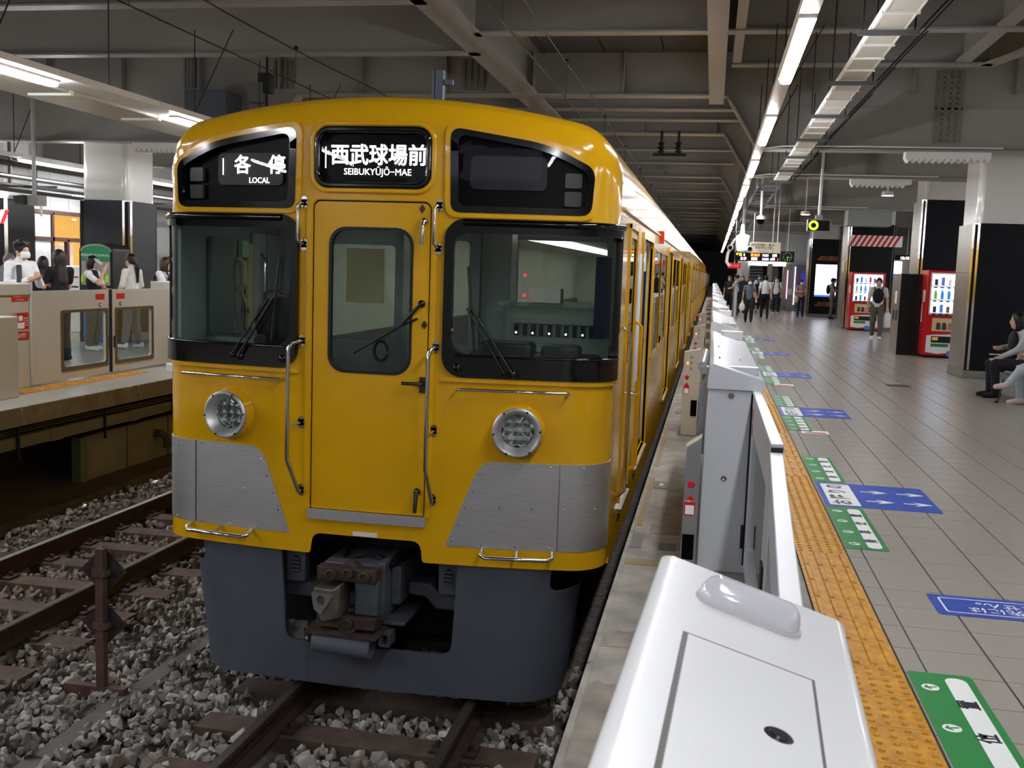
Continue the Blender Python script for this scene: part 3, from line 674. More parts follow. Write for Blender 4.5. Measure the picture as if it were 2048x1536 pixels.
lip = rpoly([(.447, 1.888), (1.312, 1.888), (1.332, 2.2), (1.05, 2.347), (.437, 2.438)], [.08, .08, .08, .2, .09])
for sg in (1, -1):
    g = (lambda P: P) if sg > 0 else mir
    patch('sign_lip', yellow, car, g(lip), [g(destP)], .016, -.01, (.08, .08), bevel=.012)
    MB().tube([FN(sg * s, 1.862, .022) for s in np.linspace(.56, S - .02, 16)], .022, 12).build('windshield_brow', rubber, car, smooth=True)
    MB().tube([FN(sg * s, 1.083, .024) for s in np.linspace(.53, S - .03, 16)], .009, 10).build('windshield_bead', rubber, car, smooth=True)
patch('sign_lip', yellow, car, rrect(-.388, .388, 2.013, 2.432, .11), [dcO], .016, -.01, (.08, .08), bevel=.012)
litw = M('sign_letters_lit', (255, 255, 250), .4, emit=1.6)
def facetext(s_, sz, x, z, bold, sx=1., gap=1.):
    return place(text(s_, sz, litw, 'sign_lettering', car, .0005, 0, 'CENTER', sx, gap, 1, bold), T(x, FM(x, z).y + .022, z) @ Matrix.Rotation(.14 * x, 4, 'Z') @ RXZ)
facetext('西武球場前', .128, .03, 2.232, .0028, .93, 1.0); facetext('SEIBUKYŪJŌ−MAE', .053, .025, 2.14, .0006, .98)
facetext('各', .118, -.852, 2.17, .0028); facetext('停', .118, -.618, 2.17, .0028); facetext('LOCAL', .047, -.737, 2.082, .0008, .95)
for x, z0, z1 in ((-.298, 2.16, 2.285), (-.985, 2.115, 2.215)): MB().box(x - .003, x + .003, FM(x, 2.2).y + .015, FM(x, 2.2).y + .02, z0, z1).build('sign_bar', litw, car)
# gangway door
patch('gangway_door_recess', rubber_m, car, rrect(-.38, .38, .07, 1.985, .05), [rrect(-.27, .27, .93, 1.83, .1)], -.03, -.06)
door = patch('gangway_door', yellow, car, rrect(-.359, .359, .098, 1.964, .04, rs=(.004, .004, .04, .04)), [drW], -.003, -.04, (.1, .15), bevel=.006)
V, F = cdt(rrect(-.262, .262, .945, 1.818, .105), [rrect(-.245, .245, .962, 1.801, .095)]); shell(V, F, FN, .003, -.03).build('door_window_seal', rubber_m, door, smooth=True)
patch('door_pane', glass, door, drW, (), -.018, -.02)
patch('door_sill_plate', steel, car, rrect(-.376, .376, .032, .094, .006), (), .02, -.02, bevel=.004)
patch('door_jamb', yellow, car, rrect(-.405, .405, .092, 2.0, .06, rs=(.003, .003, .06, .06)), [rrect(-.372, .372, .092, 1.976, .045, rs=(.002, .002, .045, .045))], .008, -.01, bevel=.005)
def P(dx, z, o=0.): return FN(dx, z, o)
h = MB().box(-.02, .02, -.004, .004, -.047, .047).mesh('door_handle_plate', M('handle_dark', (70, 68, 64), .35, .9)); hp = link('door_handle_plate', h, door); hp.location = P(.337, .895, .004)
MB().tube([P(.337, .905, .01), P(.337, .905, .045), P(.325, .905, .05), P(.22, .905, .05)], .011).build('door_handle', M('handle_dark'), door, smooth=True)
MB().tube([P(.322, .25, 0), P(.322, .25, .03), P(.322, .235, .04), P(.314, .125, .035)], .013).ball(P(.322, .25, .02), .022, 10, 8).build('door_latch', M('handle_dark'), door, smooth=True)
MB().tube([P(.327, 1.855, 0), P(.327, 1.855, .04), P(.325, 1.83, .045), P(.319, 1.725, .04)], .011).ball(P(.327, 1.86, .015), .022, 10, 8).build('door_pull', steel_p, door, smooth=True)
for x, z in ((.31, 1.932), (.338, 1.253)): MB().prism([(x - .018, z), (x, z - .026), (x + .018, z), (x, z + .026)], P(x, z).y - .004, P(x, z).y + .004, 'y').build('diamond_plate', M('handle_dark'), door)
MB().box(-.08, .075, P(0, 0).y - .004, P(0, 0).y + .002, -.056, -.03).build('number_plate', M('cream_plate', (214, 210, 196), .5), car)
# handrails on the face
def hrail(pts, r=.011, feet=(), name='handrail'):
    q = MB().tube([P(*p) for p in pts], r, 10).build(name, chrome if name == 'grab_bar' else steel_p, car, smooth=True)
    for f in feet:
        c = P(*f[:2], .004)
        MB().lathe([(0, -.004), (.018, -.004), (.02, 0), (.02, .006), (0, .006)], c + Vector((0, 0, .017)), (0, -1, 0), 12).lathe([(0, -.004), (.018, -.004), (.02, 0), (.02, .006), (0, .006)], c - Vector((0, 0, .017)), (0, -1, 0), 12).box(c.x - .019, c.x + .019, c.y - .006, c.y + .006, c.z - .018, c.z + .018).build('rail_foot', steel_p, q)
for sg in (-1, 1):
    k = .035 if sg > 0 else 0
    x0, x1 = sg * .427 - .0, sg * .478 + (.085 if sg > 0 else 0)
    if sg > 0: x0, x1 = .413, .385
    hrail([(x0, 1.125, 0), (x0, 1.125, .05), (x0 + (x1 - x0) * .6, 1.115, .075), (x1, 1.08, .085), (x1, 1.04, .088), (x1, .42, .088), (x1, .40, .088), (x0 + .002, .23, .06), (x0 + .004, .205, .045), (x0 + .004, .205, 0)], .0125, ((x0, 1.125), (x0 + .004, .205), (x0, .625)))
    MB().tube([P(x0, .625, 0), P(x0, .625, .04), P(x1, .605, .085)], .008).build('rail_stay', steel_p, car, smooth=True)
    xs = -.422 if sg < 0 else .413
    hrail([(xs, 1.95, 0), (xs - .004, 1.95, .05), (xs - .018, 1.935, .06), (xs - .018, 1.73, .06), (xs - .004, 1.71, .05), (xs, 1.71, 0)], .0085, ((xs, 1.955), (xs, 1.705)))
    a, c = (.553, 1.2) if sg > 0 else (-1.235, -.55)
    hrail([(a, .885, 0), (a, .885, .05), (a + .02, .886, .058), (c - .02, .886, .058), (c, .885, .05), (c, .885, 0)], .0095, (), 'grab_bar')
    a, c = (.72, 1.14) if sg > 0 else (-1.2, -.76)
    gr = hrail([(a, -.085, 0), (a, -.105, .06), (a + .03, -.112, .085), (c - .03, -.112, .085), (c, -.105, .06), (c, -.085, 0)], .0125, (), 'grab_bar')
    m_ = (a + c) / 2; MB().tube([P(m_, -.085, 0), P(m_, -.11, .085)], .009).build('grab_stay', chrome, car, smooth=True)
    # headlight
    hx = sg * .912; hz = .645; c = P(hx, hz); n = (FN(hx, hz, .1) - c).normalized(); n = Vector((n.x, n.y, 0)).normalized()
    hl = MB().lathe([(.168, -.01), (.158, .012), (.152, .05), (.146, .062), (.13, .062)], c, n, 40).build('headlight_base', yellow, car, smooth=True)
    MB().lathe([(.148, .055), (.148, .074), (.14, .082), (.132, .082), (.124, .074), (.108, .03), (.095, .012)], c, n, 40).build('headlight_ring', steel, hl, smooth=True)
    rb = MB()
    for i in range(6):
        an = i * PI / 3 + .35; u = n.orthogonal().normalized(); v = n.cross(u); q = c + (u * math.cos(an) + v * math.sin(an)) * .137 + n * .08
        rb.cyl(q, q + n * .006, .007, n=8)
    rb.build('ring_screws', rubber_m, hl)
    MB().lathe([(.096, .014), (.088, -.0), (.06, -.03), (.02, -.045), (0, -.046)], c, n, 32).build('reflector', chrome, hl, smooth=True)
    lz = MB(); u = n.orthogonal().normalized(); v = n.cross(u)
    for i in range(5):
        for j in range(5):
            x_, y_ = (i - 2) * .036, (j - 2) * .036
            if x_ * x_ + y_ * y_ < .0078:
                q = c + u * x_ + v * y_ + n * .008
                lz.add([q + u * .018 + v * .018, q - u * .018 + v * .018, q - u * .018 - v * .018, q + u * .018 - v * .018, q + n * (.012 if (i + j) % 2 else .003)], [(0, 1, 4), (1, 2, 4), (2, 3, 4), (3, 0, 4)])
    lz.build('lens_facets', M('lens_silver', (206, 208, 210), .1, .9), hl)
    MB().lathe([(.098, .016), (.07, .026), (.03, .031), (0, .032)], c, n, 32).build('lens_glass', glass_c, hl, smooth=True)
    # stainless guard panels
    pnl = [(.497, -.075), (S + .05, -.075), (S + .05, .455), (.70, .455)]
    pnl = rpoly(pnl, [.004, .002, .002, .09], 6)
    sp = patch('guard_panel', steel, car, pnl if sg > 0 else mir(pnl), (), .004, -.004, (.06, .1), label='brushed stainless steel guard panel with rivets')
    rv = MB()
    for x, z in [(.525 + .203 * (.03 + .105 * i) / .53, -.045 + .105 * i) for i in range(5)] + [(.74 + .19 * i, .438) for i in range(4)] + [(.82 + .19 * i, .18) for i in range(4)] + [(.72 + .2 * i, -.058) for i in range(4)]:
        rv.ball(P(sg * x, z, .004), .0065, 8, 6)
    rv.build('rivets', steel_p, sp)
    V, F = cdt(rrect(1.165, 1.172, -.073, .453, .002), (), (.02, .1)); W_ = [(sg * p[0], p[1]) for p in V]; shell(W_, F, FN, .0055, 0).build('panel_seam', steel_p, sp)
    # body waist ledge
    patch('waist_moulding', yellow, car, (rrect(.45, S, .925, .952, .004) if sg > 0 else mir(rrect(.45, S, .925, .952, .004))), (), .018, -.01, (.06, .1), bevel=.006)
    # wipers
    if sg > 0: A, B, Cc, D = (.875, .985), (.625, 1.365), (.575, 1.435), (.64, 1.50)
    else: A, B, Cc, D = (-.835, 1.01), (-.60, 1.38), (-.535, 1.62), (-.80, 1.02)
    wp = MB().tube([P(*A, .03), P(*A, .055), P(*B, .05)], .009).tube([P(A[0] - .05, A[1] + .005, .03), P(A[0] - .05, A[1] + .005, .05), P(B[0] - .03, B[1], .046)], .006).build('wiper_arm', rubber_m, car)
    MB().tube([P(B[0] + .02 * sg, B[1] - .26, .028), P(B[0] - .005 * sg, B[1], .034), P(B[0] + .03 * (-sg), B[1] + .24, .028)], .008).build('wiper_blade', rubber_m, wp)
    MB().ball(P(*A, .028), .026, 10, 8).ball(P(A[0] - .05, A[1] + .005, .028), .02, 10, 8).ball(P(sg * .545, 1.01, .025), .026, 10, 8).build('wiper_pivot', rubber, wp, smooth=True)
wp = MB().tube([P(.325, 1.378, .03), P(.325, 1.378, .05), P(.21, 1.25, .045)], .011).build('wiper_arm', rubber_m, door)
MB().tube([P(.30, 1.29, .02), P(.205, 1.245, .03), P(-.09, 1.07, .02)], .007).build('wiper_blade', rubber_m, wp); MB().ball(P(.325, 1.378, .03), .024, 10, 8).build('wiper_pivot', rubber, wp, smooth=True)
an = MB().box(-.03, .03, 7.6, 7.66, 2.5, 2.95).box(-.055, -.035, 7.6, 7.66, 2.5, 2.95).box(.03, .1, 7.61, 7.65, 2.84, 2.88).build('antenna_mast', M('antenna_blue_grey', (92, 104, 118), .45, .4), car, bevel=.004)
an.location = (-.07, 0, .1)
# skirt
def SK(s, z, off=0.):
    wz = 1.29 - .10 * max(0, (-.2 - z) / .85); k = wz / 1.29; a = abs(s) * k; sg = 1 if s >= 0 else -1; r = .28
    def base(a):
        if a <= wz - r: return a, 0
        th = (a - wz + r) / r
        return wz - r + r * math.sin(min(th, PI / 2)), r * (1 - math.cos(min(th, PI / 2))) + max(0, th - PI / 2) * r
    dx, yo = base(a); d2, y2 = base(a + .004)
    n = Vector(((y2 - yo), -(d2 - dx), 0)).normalized()
    return Vector((sg * (dx + n.x * off), 5.945 + .05 * dx * dx + yo + n.y * off + .03 * (-.2 - z), z))
SS = 1.6
sk = rpoly([(-SS, -1.05), (SS, -1.05), (SS, -.34), (1.14, -.34), (1.14, -.17), (.57, -.17), (.57, -.78), (-.57, -.78), (-.57, -.17), (-1.14, -.17), (-1.14, -.34), (-SS, -.34)],
           [.3, .3, .03, .07, .01, .01, .08, .08, .01, .01, .07, .03], 6)
skirt = patch('skirt', skirtm, car, sk, (), .006, -.018, (.07, .12), SK, bevel=.004, label='slate grey skirt plate')
for x in (-.42, .42): patch('skirt_joint', under, skirt, rrect(x - .0025, x + .0025, -1.04, -.79, .001), (), .0068, 0, (.1, .1), SK)
for sg in (-1, 1): patch('notch_trim', steel_p, skirt, [(sg * x, z) for x, z in ((1.17, -.346), (1.5, -.346), (1.5, -.338), (1.17, -.338))][::sg], (), .007, -.12, (.05, .1), SK)
# coupler and gear in the opening
rust = M('coupler_rust', (66, 52, 44), .65, .3, noise=(14, .35), bump=(60, .4)); cg = M('coupler_grey', (74, 78, 85), .5, .2, noise=(10, .25), bump=(60, .2))
cp = MB().box(-.03, .12, 5.8, 6.9, -.52, -.29).box(-.25, .12, 5.86, 6.6, -.31, -.22).box(-.25, .12, 5.86, 6.6, -.6, -.5).build('coupler_body', cg, car, bevel=.01)
for z0, z1, bl in ((-.305, -.225, (-.165, -.06, .045)), (-.60, -.525, (-.06,))):
    p = MB().box(-.258, .118, 5.765, 5.86, z0, z1).lathe([(0, 0), (.06, 0), (.06, .095), (0, .095)], (-.06, 5.86, (z0 + z1) / 2 + (.02 if z0 > -.4 else -.02)), (0, -1, 0), 16).build('coupler_plate', rust, cp, bevel=.005)
    for x in bl: MB().lathe([(.034, 0), (.034, .02), (.024, .022), (.024, .008), (0, .008)], (x, 5.766, (z0 + z1) / 2 + (.012 if x == -.06 and z0 > -.4 else 0)), (0, -1, 0), 14).build('plate_bolt', M('bolt_brass', (82, 72, 58), .5, .6), p)
MB().prism([(-.255, -.34), (-.13, -.345), (-.085, -.31), (-.09, -.52), (-.2, -.55), (-.255, -.46)], 5.7, 5.9, 'y').build('coupler_nose', M('nose_grease', (88, 82, 75), .5, .4, noise=(12, .4)), cp, bevel=.008)
V, F = cdt(rpoly([(-.262, -.365), (-.125, -.375), (-.2, -.5), (-.245, -.47)], .012), [[(-.2 + .026 * math.cos(i * .5236), -.41 + .03 * math.sin(i * .5236)) for i in range(12)]])
shell(V, F, lambda x, z, o: Vector((x, 5.7 - o, z)), .012, -.02).build('coupler_hook', M('hook_steel', (176, 174, 170), .35, .9), cp)
MB().box(.10, .14, 5.86, 6.9, -.56, -.2).box(.14, .2, 6.0, 6.5, -.5, -.26).box(.12, .26, 5.9, 6.3, -.6, -.575).build('coupler_side', cg, cp, bevel=.006)
MB().add([(-.32, 5.72, -.625), (.14, 5.72, -.635), (.16, 6.0, -.6), (-.30, 6.0, -.59), (-.32, 5.72, -.632), (.14, 5.72, -.642), (.16, 6.0, -.607), (-.30, 6.0, -.597)], [(0, 1, 2, 3), (7, 6, 5, 4), (0, 4, 5, 1), (1, 5, 6, 2), (2, 6, 7, 3), (3, 7, 4, 0)]).build('coupler_tray', rust, cp)
MB().cyl((-.285, 5.82, -.70), (.085, 5.82, -.715), .078, n=28).build('draft_cylinder', M('cylinder_grey', (92, 96, 106), .45), cp, bevel=.005)
V, F = cdt(rrect(.115, .19, -.72, -.625, .015), [rrect(.135, .17, -.7, -.645, .01)]); shell(V, F, lambda x, z, o: Vector((x, 5.86 - o, z)), .02, -.1).build('square_bracket', cg, cp)
MB().cyl((-.33, 5.9, -.62), (-.33, 5.9, -.75), .035, n=10).cyl((-.36, 5.95, -.66), (-.30, 5.85, -.66), .03, n=10).build('valve', rubber_m, cp)
for sg in (-1, 1):
    MB().prism([(sg * .6, -.44), (sg * .42, -.44), (sg * .36, -.38), (sg * .22, -.38), (sg * .22, -.46), (sg * .33, -.47), (sg * .4, -.54), (sg * .6, -.54)], 6.1, 6.3, 'y').build('buffer_arm', under, car, bevel=.012)
    p = MB().box(sg * .5 - .065, sg * .5 + .065, 6.02, 6.1, -.42, -.2).build('louvre_box', under, car, bevel=.01)
    MB().prism([(sg * .5 + .03 * math.cos(a * PI / 8), -.30 + .055 * math.sin(a * PI / 8)) for a in range(16)], 6.01, 6.022, 'y').build('louvre', dark, p)
    for k in range(4): MB().box(sg * .5 - .03, sg * .5 + .03, 6.0, 6.02, -.345 + k * .025, -.335 + k * .025).build('louvre_slat', under, p)
    MB().tube([(sg * .2, 6.2, -.2), (sg * .15, 5.95, -.24), (sg * .05, 6.0, -.2)], .02).build('air_hose', rubber_m, car)
    for y in (7.6, 9.7):
        MB().lathe([(.43, -.06), (.43, .06), (.38, .06), (.36, .03), (.1, .05), (0, .05)], (sg * .56, y, -.65), (sg, 0, 0), 32).build('wheel', M('wheel_steel', (60, 52, 46), .6, .4), car, smooth=True)
MB().box(-1.2, 1.2, 6.9, 7.2, -1.0, -.2).box(-1.2, 1.2, 6.25, 7.2, -.2, -.12).build('headstock', dark, car)
# cab interior
ig = M('cab_grey_green', (146, 155, 151), .55); il = M('cab_blue_grey', (176, 188, 200), .5)
patch('cab_lining', ig, car, dense(rrect(-S + .03, S - .03, .0, 1.93, .01)), [dense(h) for h in (rrect(.43, S - .03, .93, 1.9, .1, rs=(.12, .002, .002, .12)), mir(rrect(.43, S - .03, .93, 1.9, .1, rs=(.12, .002, .002, .12))), rrect(-.275, .275, .93, 1.83, .1))], -.075, -.08, (.1, .15))
for sg in (-1, 1): MB().box(sg * 1.395 - .01, sg * 1.395 + .01, 6.2, 7.78, 0, 1.95 if sg < 0 else 1.01).build('cab_side_lining', ig, car)
MB().box(-1.36, 1.36, 6.1, 7.8, -.06, .02).build('cab_floor', M('cab_floor', (70, 70, 68), .8), car)
MB().box(-1.36, 1.36, 6.2, 7.8, 1.93, 1.96).build('cab_ceiling', M('cab_ceiling', (150, 152, 150), .6), car)
MB().box(-.9, -.5, 6.9, 7.0, 1.915, 1.93).box(.5, .9, 6.9, 7.0, 1.915, 1.93).build('cab_fill_light', M('cab_fill_glow', (255, 252, 244), .4, emit=6), car)  # lamps added to brighten the cab interior behind the windshields
V, F = cdt([(-1.37, 0), (1.37, 0), (1.37, 1.95), (-1.37, 1.95)], [rrect(-.95, -.42, 1.0, 1.75, .04), rrect(-.22, .17, 1.0, 1.8, .04), rrect(.5, 1.22, 1.32, 1.82, .04)])
pt = shell(V, F, lambda x, z, o: Vector((x, 7.75 - o, z)), .02, -.02).build('cab_partition', ig, car)
for x0, x1, z0 in ((-.95, -.42, 1.0), (-.22, .17, 1.0), (.5, 1.22, 1.32)):
    MB().box(x0, x1, 7.75, 7.755, z0, 1.82).build('partition_pane', MG('partition_glass', (205, 212, 210), 0, .05), pt)
MB().box(.60, .64, 7.2, 7.26, 1.37, 1.93).box(.19, .27, 7.66, 7.74, .0, 1.93).box(-.33, -.26, 7.66, 7.74, 0, 1.93).build('partition_post', steel_d, pt)
MB().box(-.25, .0, 7.55, 7.72, .0, 1.3).build('cab_locker', il, pt)
MB().box(.55, 1.3, 7.3, 7.7, .0, 1.34).box(.5, 1.32, 7.28, 7.72, 1.34, 1.37).build('switch_cabinet', M('cab_green_pale', (150, 162, 152), .5), pt)
sb = MB()
for i in range(11): sb.box(.62 + i * .06, .65 + i * .06, 7.28, 7.3, 1.13, 1.21)
sb.build('switch_row', inkt, pt); MB().box(.6, 1.28, 7.26, 7.3, 1.22, 1.26).build('switch_hood', M('cab_green_pale'), pt)
for i in range(5): MB().ball((.635 + i * .12, 7.275, 1.15), .008, 8, 6).build('indicator_lamp', M('indicator_white', (255, 250, 240), .4, emit=3), pt)
for z in (1.42, 1.56): MB().ball((.70, 7.2, z), .012, 8, 6).build('warning_lamp', M('indicator_red', (255, 40, 50), .4, emit=2.5), pt)
MB().box(.72, .95, 7.25, 7.4, 1.37, 1.47).build('document_box', M('paper_white', (212, 212, 206), .6), pt)
MB().box(1.22, 1.36, 7.0, 7.12, 1.15, 1.7).build('cab_curtain', M('curtain_navy', (34, 48, 92), .9), pt)
MB().prism([(6.35, .0), (6.35, .98), (6.55, 1.08), (6.95, 1.0), (6.95, 0)], .47, 1.33, 'x').build('driver_desk', M('desk_dark', (52, 56, 56), .5), car, bevel=.03)
MB().box(.55, .9, 6.42, 6.62, 1.0, 1.14).box(.95, 1.2, 6.45, 6.62, 1.0, 1.13).build('meter_hood', M('hood_black', (34, 36, 36), .5), car, bevel=.03)
MB().box(-1.34, -.98, 6.42, 6.62, .7, 1.1).build('conductor_box', M('case_alu', (128, 132, 134), .35, .7), car, bevel=.02)
MB().tube([(-1.35, 6.96, 1.60), (-1.31, 6.95, 1.58), (-1.30, 6.95, 1.42), (-1.35, 6.96, 1.38)], .028, 10).tube([(-1.32, 6.95, 1.38), (-1.3, 7.0, 1.25), (-1.32, 7.06, 1.22), (-1.35, 7.08, 1.32)], .011).build('handset', M('handset_beige', (190, 176, 146), .5), car, smooth=True)
MB().box(-.8, -.5, 7.69, 7.72, 1.3, 1.72).build('cab_notice', M('notice_cream', (206, 196, 150), .6), pt)
MB().tube([(-.25 + .05 * math.cos(a / 3), 6.9, 1.0 + .07 * math.sin(a / 3)) for a in range(19)], .012, 8).build('hand_wheel', rubber_m, car, smooth=True)
for y0, y1, z0, z1, c in ((6.55, 6.88, 1.05, 1.75, (120, 130, 128)), (7.12, 7.2, 1.1, 1.72, (206, 190, 140)), (7.22, 7.42, 1.05, 1.8, (182, 186, 186)), (7.46, 7.7, .9, 1.8, (150, 156, 158))):
    MB().box(-1.375, -1.345, y0, y1, z0, z1).build('side_cabinet', M('sidecab_%d' % c[0], c, .5), car, bevel=.006)
MB().box(-1.376, -1.34, 7.0, 7.1, 1.62, 1.74).build('green_notice', M('notice_green_white', (170, 214, 196), .5), car)
MB().tube([(-1.33, 7.3, 1.2), (-1.3, 7.3, 1.25), (-1.3, 7.3, 1.6), (-1.33, 7.3, 1.65)], .012).build('cab_handrail', steel_p, car, smooth=True)
bag = thing('travel_bag', 'black soft bag standing behind the train windscreen', 'bag', (CX - .93, 6.78, 1.0))
MB().ball((0, 0, .17), (.2, .13, .19), 20, 14).build('bag_body', M('bag_black', (22, 22, 24), .7, bump=(30, .5)), bag, smooth=True)
MB().tube([(-.12, -.05, .28), (-.1, -.08, .38), (0, -.1, .4), (.1, -.08, .36), (.14, -.05, .26)], .012).build('bag_strap', M('bag_strap', (84, 70, 54), .7), bag, smooth=True)
MB().lathe([(.02, 0), (.024, .004), (.02, .008), (.016, .004), (.02, 0)], (-.1, -.13, .26), (0, -1, 0), 14).build('bag_ring', chrome, bag, smooth=True)
# following cars
YL = 19.5
car2 = thing('railcar', 'second yellow train car coupled behind the leading cab car', 'train', (CX, 26.1, 0))
body(0, YL, [2.45 + 4.82 * i for i in range(4)], car2, False)
MB().box(-1.39, 1.39, 0, .03, ZS, 2.2).build('end_wall', yellow, car2); MB().box(-1.39, 1.39, YL - .03, YL, ZS, 2.2).build('end_wall', yellow, car2)
MB().box(-.5, .5, -.35, 0, 0, 2.0).build('gangway_bellows', rubber_m, car2)
MB().box(-1.36, 1.36, YE - .04, YE, 0, 2.0).build('saloon_end', M('interior_cream'), car)
for k in range(6): dup(car2, (CX, 26.1 + 19.85 * (k + 1), 0), 0, '%s yellow train car of the platform train, counted from the cab car' % ORD[k + 2])
# ------------------------------------------------------------------ platform gates, right platform
def slope(x): return 1.055 - .30 * x
nb = thing('gate_cabinet', 'glossy white gate cabinet with sloped lid, key lock and frosted lamp', 'cabinet', (-.05, 2.0, 0), math.radians(-2.4))
sec = rpoly([(-.022, 0), (-.022, 1.05), (0, 1.0545), (.325, slope(.325) - .0005), (.335, .93), (.335, 0)], [.003, .03, .02, .03, .02, .003], 4)
MB().prism(sec, -2.6, 0, 'y').build('cabinet_body', white, nb, bevel=.006)
tilt = Matrix.Rotation(math.atan(.30), 4, 'Y')
def ontop(name, mat, poly, h0, h1, bevel=0):
    b = MB(); n = len(poly); b.prism(poly, h0, h1); b.v = [(x + .287 * z, y, slope(x) + z) for x, y, z in b.v]; return b.build(name, mat, nb, bevel=bevel)
ontop('lid_gap', M('gap_grey', (92, 86, 84), .6), [(.05, -2.3), (.255, -2.3), (.255, -.378), (.05, -.392)], -.002, .0012)
ontop('lid', white, [(.058, -2.3), (.250, -2.3), (.250, -.387), (.058, -.4)], 0, .003, .0012)
lk = MB().lathe([(0, .0035), (.012, .0035), (.0135, .001), (.019, .0015), (.021, 0)], (.195, -.64, slope(.195) + .003), (.287, 0, .957), 28).build('key_lock', M('lock_metal', (70, 70, 72), .3, .9), nb, smooth=True)
MB().box(.193, .197, -.646, -.634, slope(.195) + .003, slope(.195) + .0078).build('keyhole', dark, lk)
dm = MB()
for j in range(9):
    t_ = PI / 2 * j / 8; k = math.cos(t_); hgt = .042 * math.sin(t_)
    ring = rrect(.062 + .03 * (1 - k), .238 - .03 * (1 - k), -.212 + .03 * (1 - k), -.148 - .03 * (1 - k), .032 * max(k, .05))
    dm.v += [(x + .287 * hgt, y, slope(x) + .004 + hgt) for x, y in ring]
n_ = len(rrect(0, 1, 0, 1, .1)); dm.f = [(j * n_ + i, j * n_ + (i + 1) % n_, (j + 1) * n_ + (i + 1) % n_, (j + 1) * n_ + i) for j in range(8) for i in range(n_)] + [tuple(range(8 * n_, 9 * n_))]; dm.m = [0] * len(dm.f)
dm.build('lamp_cover', M('frosted_dome', (224, 224, 230), .12, coat=.6, trans=.25), nb, smooth=True)
ontop('lamp_base', M('dome_base', (196, 194, 196), .35), rrect(.058, .242, -.217, -.143, .036), 0, .006)
def leaf(loc, L, rz, label, sticker=True, mat=gateg):
    t = thing('gate_leaf', label, 'gate', loc, rz, 'sliding leaves of the platform gates')
    f = lambda y, z, o: Vector((o, y, z))
    V, F = cdt([(0, .05), (L, .05), (L, .985), (0, .985)], [rrect(.22, L - .42, .2, .8, .03)]); shell(V, F, f, .018, -.018).build('leaf_panel', mat, t)
    MB().add([(-.018, y, z) for y, z in V], [tuple(q[::-1]) for q in F]).build('leaf_back', mat, t)
    MB().box(-.002, .002, .22, L - .42, .2, .8).build('leaf_window', glass_c, t)
    MB().box(-.022, .024, 0, L, .985, 1.0).build('top_cap', M('cap_grey', (196, 197, 200), .4), t, bevel=.003)
    MB().box(.018, .024, 0, L, .95, .985).build('blue_stripe', blue, t)
    MB().box(-.02, .02, -.006, 0, .05, .985).build('edge_seal', rubber_m, t)
    if sticker:
        MB().box(-.0195, -.018, L - .3, L - .2, .86, .92).box(-.0195, -.018, L - .3, L - .2, .78, .84).build('red_sticker', red, t)
        MB().box(-.026, -.018, .05, .16, .38, .52).build('hand_pad', rubber_m, t)
    return t
leaf((.262, 3.832, 0), 1.9, 0, 'grey gate leaf sliding out of the grey gate housing')
leaf((.181, 1.975, -.032), 1.856, math.radians(-2.45), 'grey gate leaf sliding out of the white gate cabinet', False)
def housing(y0, y1, label, mat, mat2, near=False):
    t = thing('gate_housing', label, 'gate', (.03, y0, 0), 0, 'platform gate housings'); L = y1 - y0
    MB().prism([(-.035, 0), (.262, 0), (.262, .98), (.262, 1.0), (-.02, 1.0), (-.03, .7)], 0, L, 'y').build('housing_body', mat, t, bevel=.006)
    top = rpoly([(-.028, 1.0), (.275, 1.0), (.272, 1.055), (.0, 1.135), (-.022, 1.125)], [.004, .01, .015, .02, .02], 3)
    MB().prism(top, -.012, L + .012, 'y').build('housing_top', mat2, t, bevel=.004)
    for x0, x1, y, in ((.03, .1, .5), (.03, .1, 1.5), (.16, .22, .9)): MB().box(x0, x0 + .008, y, y + .09, 1.09 + (.03 if x0 < .1 else -.01), 1.135 + (-.005 if x0 < .1 else -.045)).build('lid_slot', rubber_m, t)
    MB().prism(rrect(.08, .24, .12, .2, .008), 1.07, 1.112).build('lid_label', M('label_grey', (168, 168, 166), .4), t)
    MB().box(.205, .255, -.01, .012, .05, .985).build('leaf_slot', dark, t)
    for z in (.97, .52):
        MB().lathe([(.016, 0), (.016, .004), (.011, .006), (.007, .002), (0, .002)], (.10 if z > .6 else .085, -.001, z), (0, -1, 0), 16).build('cover_bolt', steel_d, t)
    lamp = [(x, z) for x, z in rrect(.06, .24, L - .16, L - .08, .04)]
    MB().prism(lamp, 1.08, 1.15).build('lamp_cover', white, t, bevel=.03)
    return t
b2 = housing(5.6, 8.9, 'grey gate housing with two cover bolts and a slim button post', gateg, gateg)
po = MB().prism([(-.125, 0), (-.04, 0), (-.04, .74), (-.125, .68)], -.02, .1, 'y').build('button_post', gated, b2, bevel=.006)
MB().prism([(-.122, .682), (-.04, .742), (-.04, .735), (-.122, .675)], -.022, .1, 'y').build('post_trim', M('trim_cream', (214, 206, 184), .5), po)
MB().lathe([(0, .008), (.016, .008), (.02, .002), (.021, 0)], (-.085, -.02, .475), (0, -1, 0), 20).build('red_button', red, po, smooth=True)
MB().prism([(-.115, .305), (-.058, .305), (-.058, .385), (-.086, .415), (-.115, .385)], -.024, -.02, 'y').build('arrow_label', red, po)
MB().box(-.11, -.063, -.026, -.022, .312, .362).build('label_white', stw, po)
place(text('非常開ボタン', .012, stw, 'lettering', po, .0002), T(-.086, -.0245, .383) @ RXZ)
MB().box(-.118, -.055, -.024, -.02, .06, .2).build('sensor_window', black, po)
MB().box(.19, .21, -.004, 0, .14, .27).build('latch_pad', rubber_m, b2)
sb_ = MB().cyl((-.062, .2, 1.1), (-.05, 1.1, 1.11), .026, n=18).build('sensor_tube', M('tube_satin', (170, 174, 178), .3, .8), b2, smooth=True)
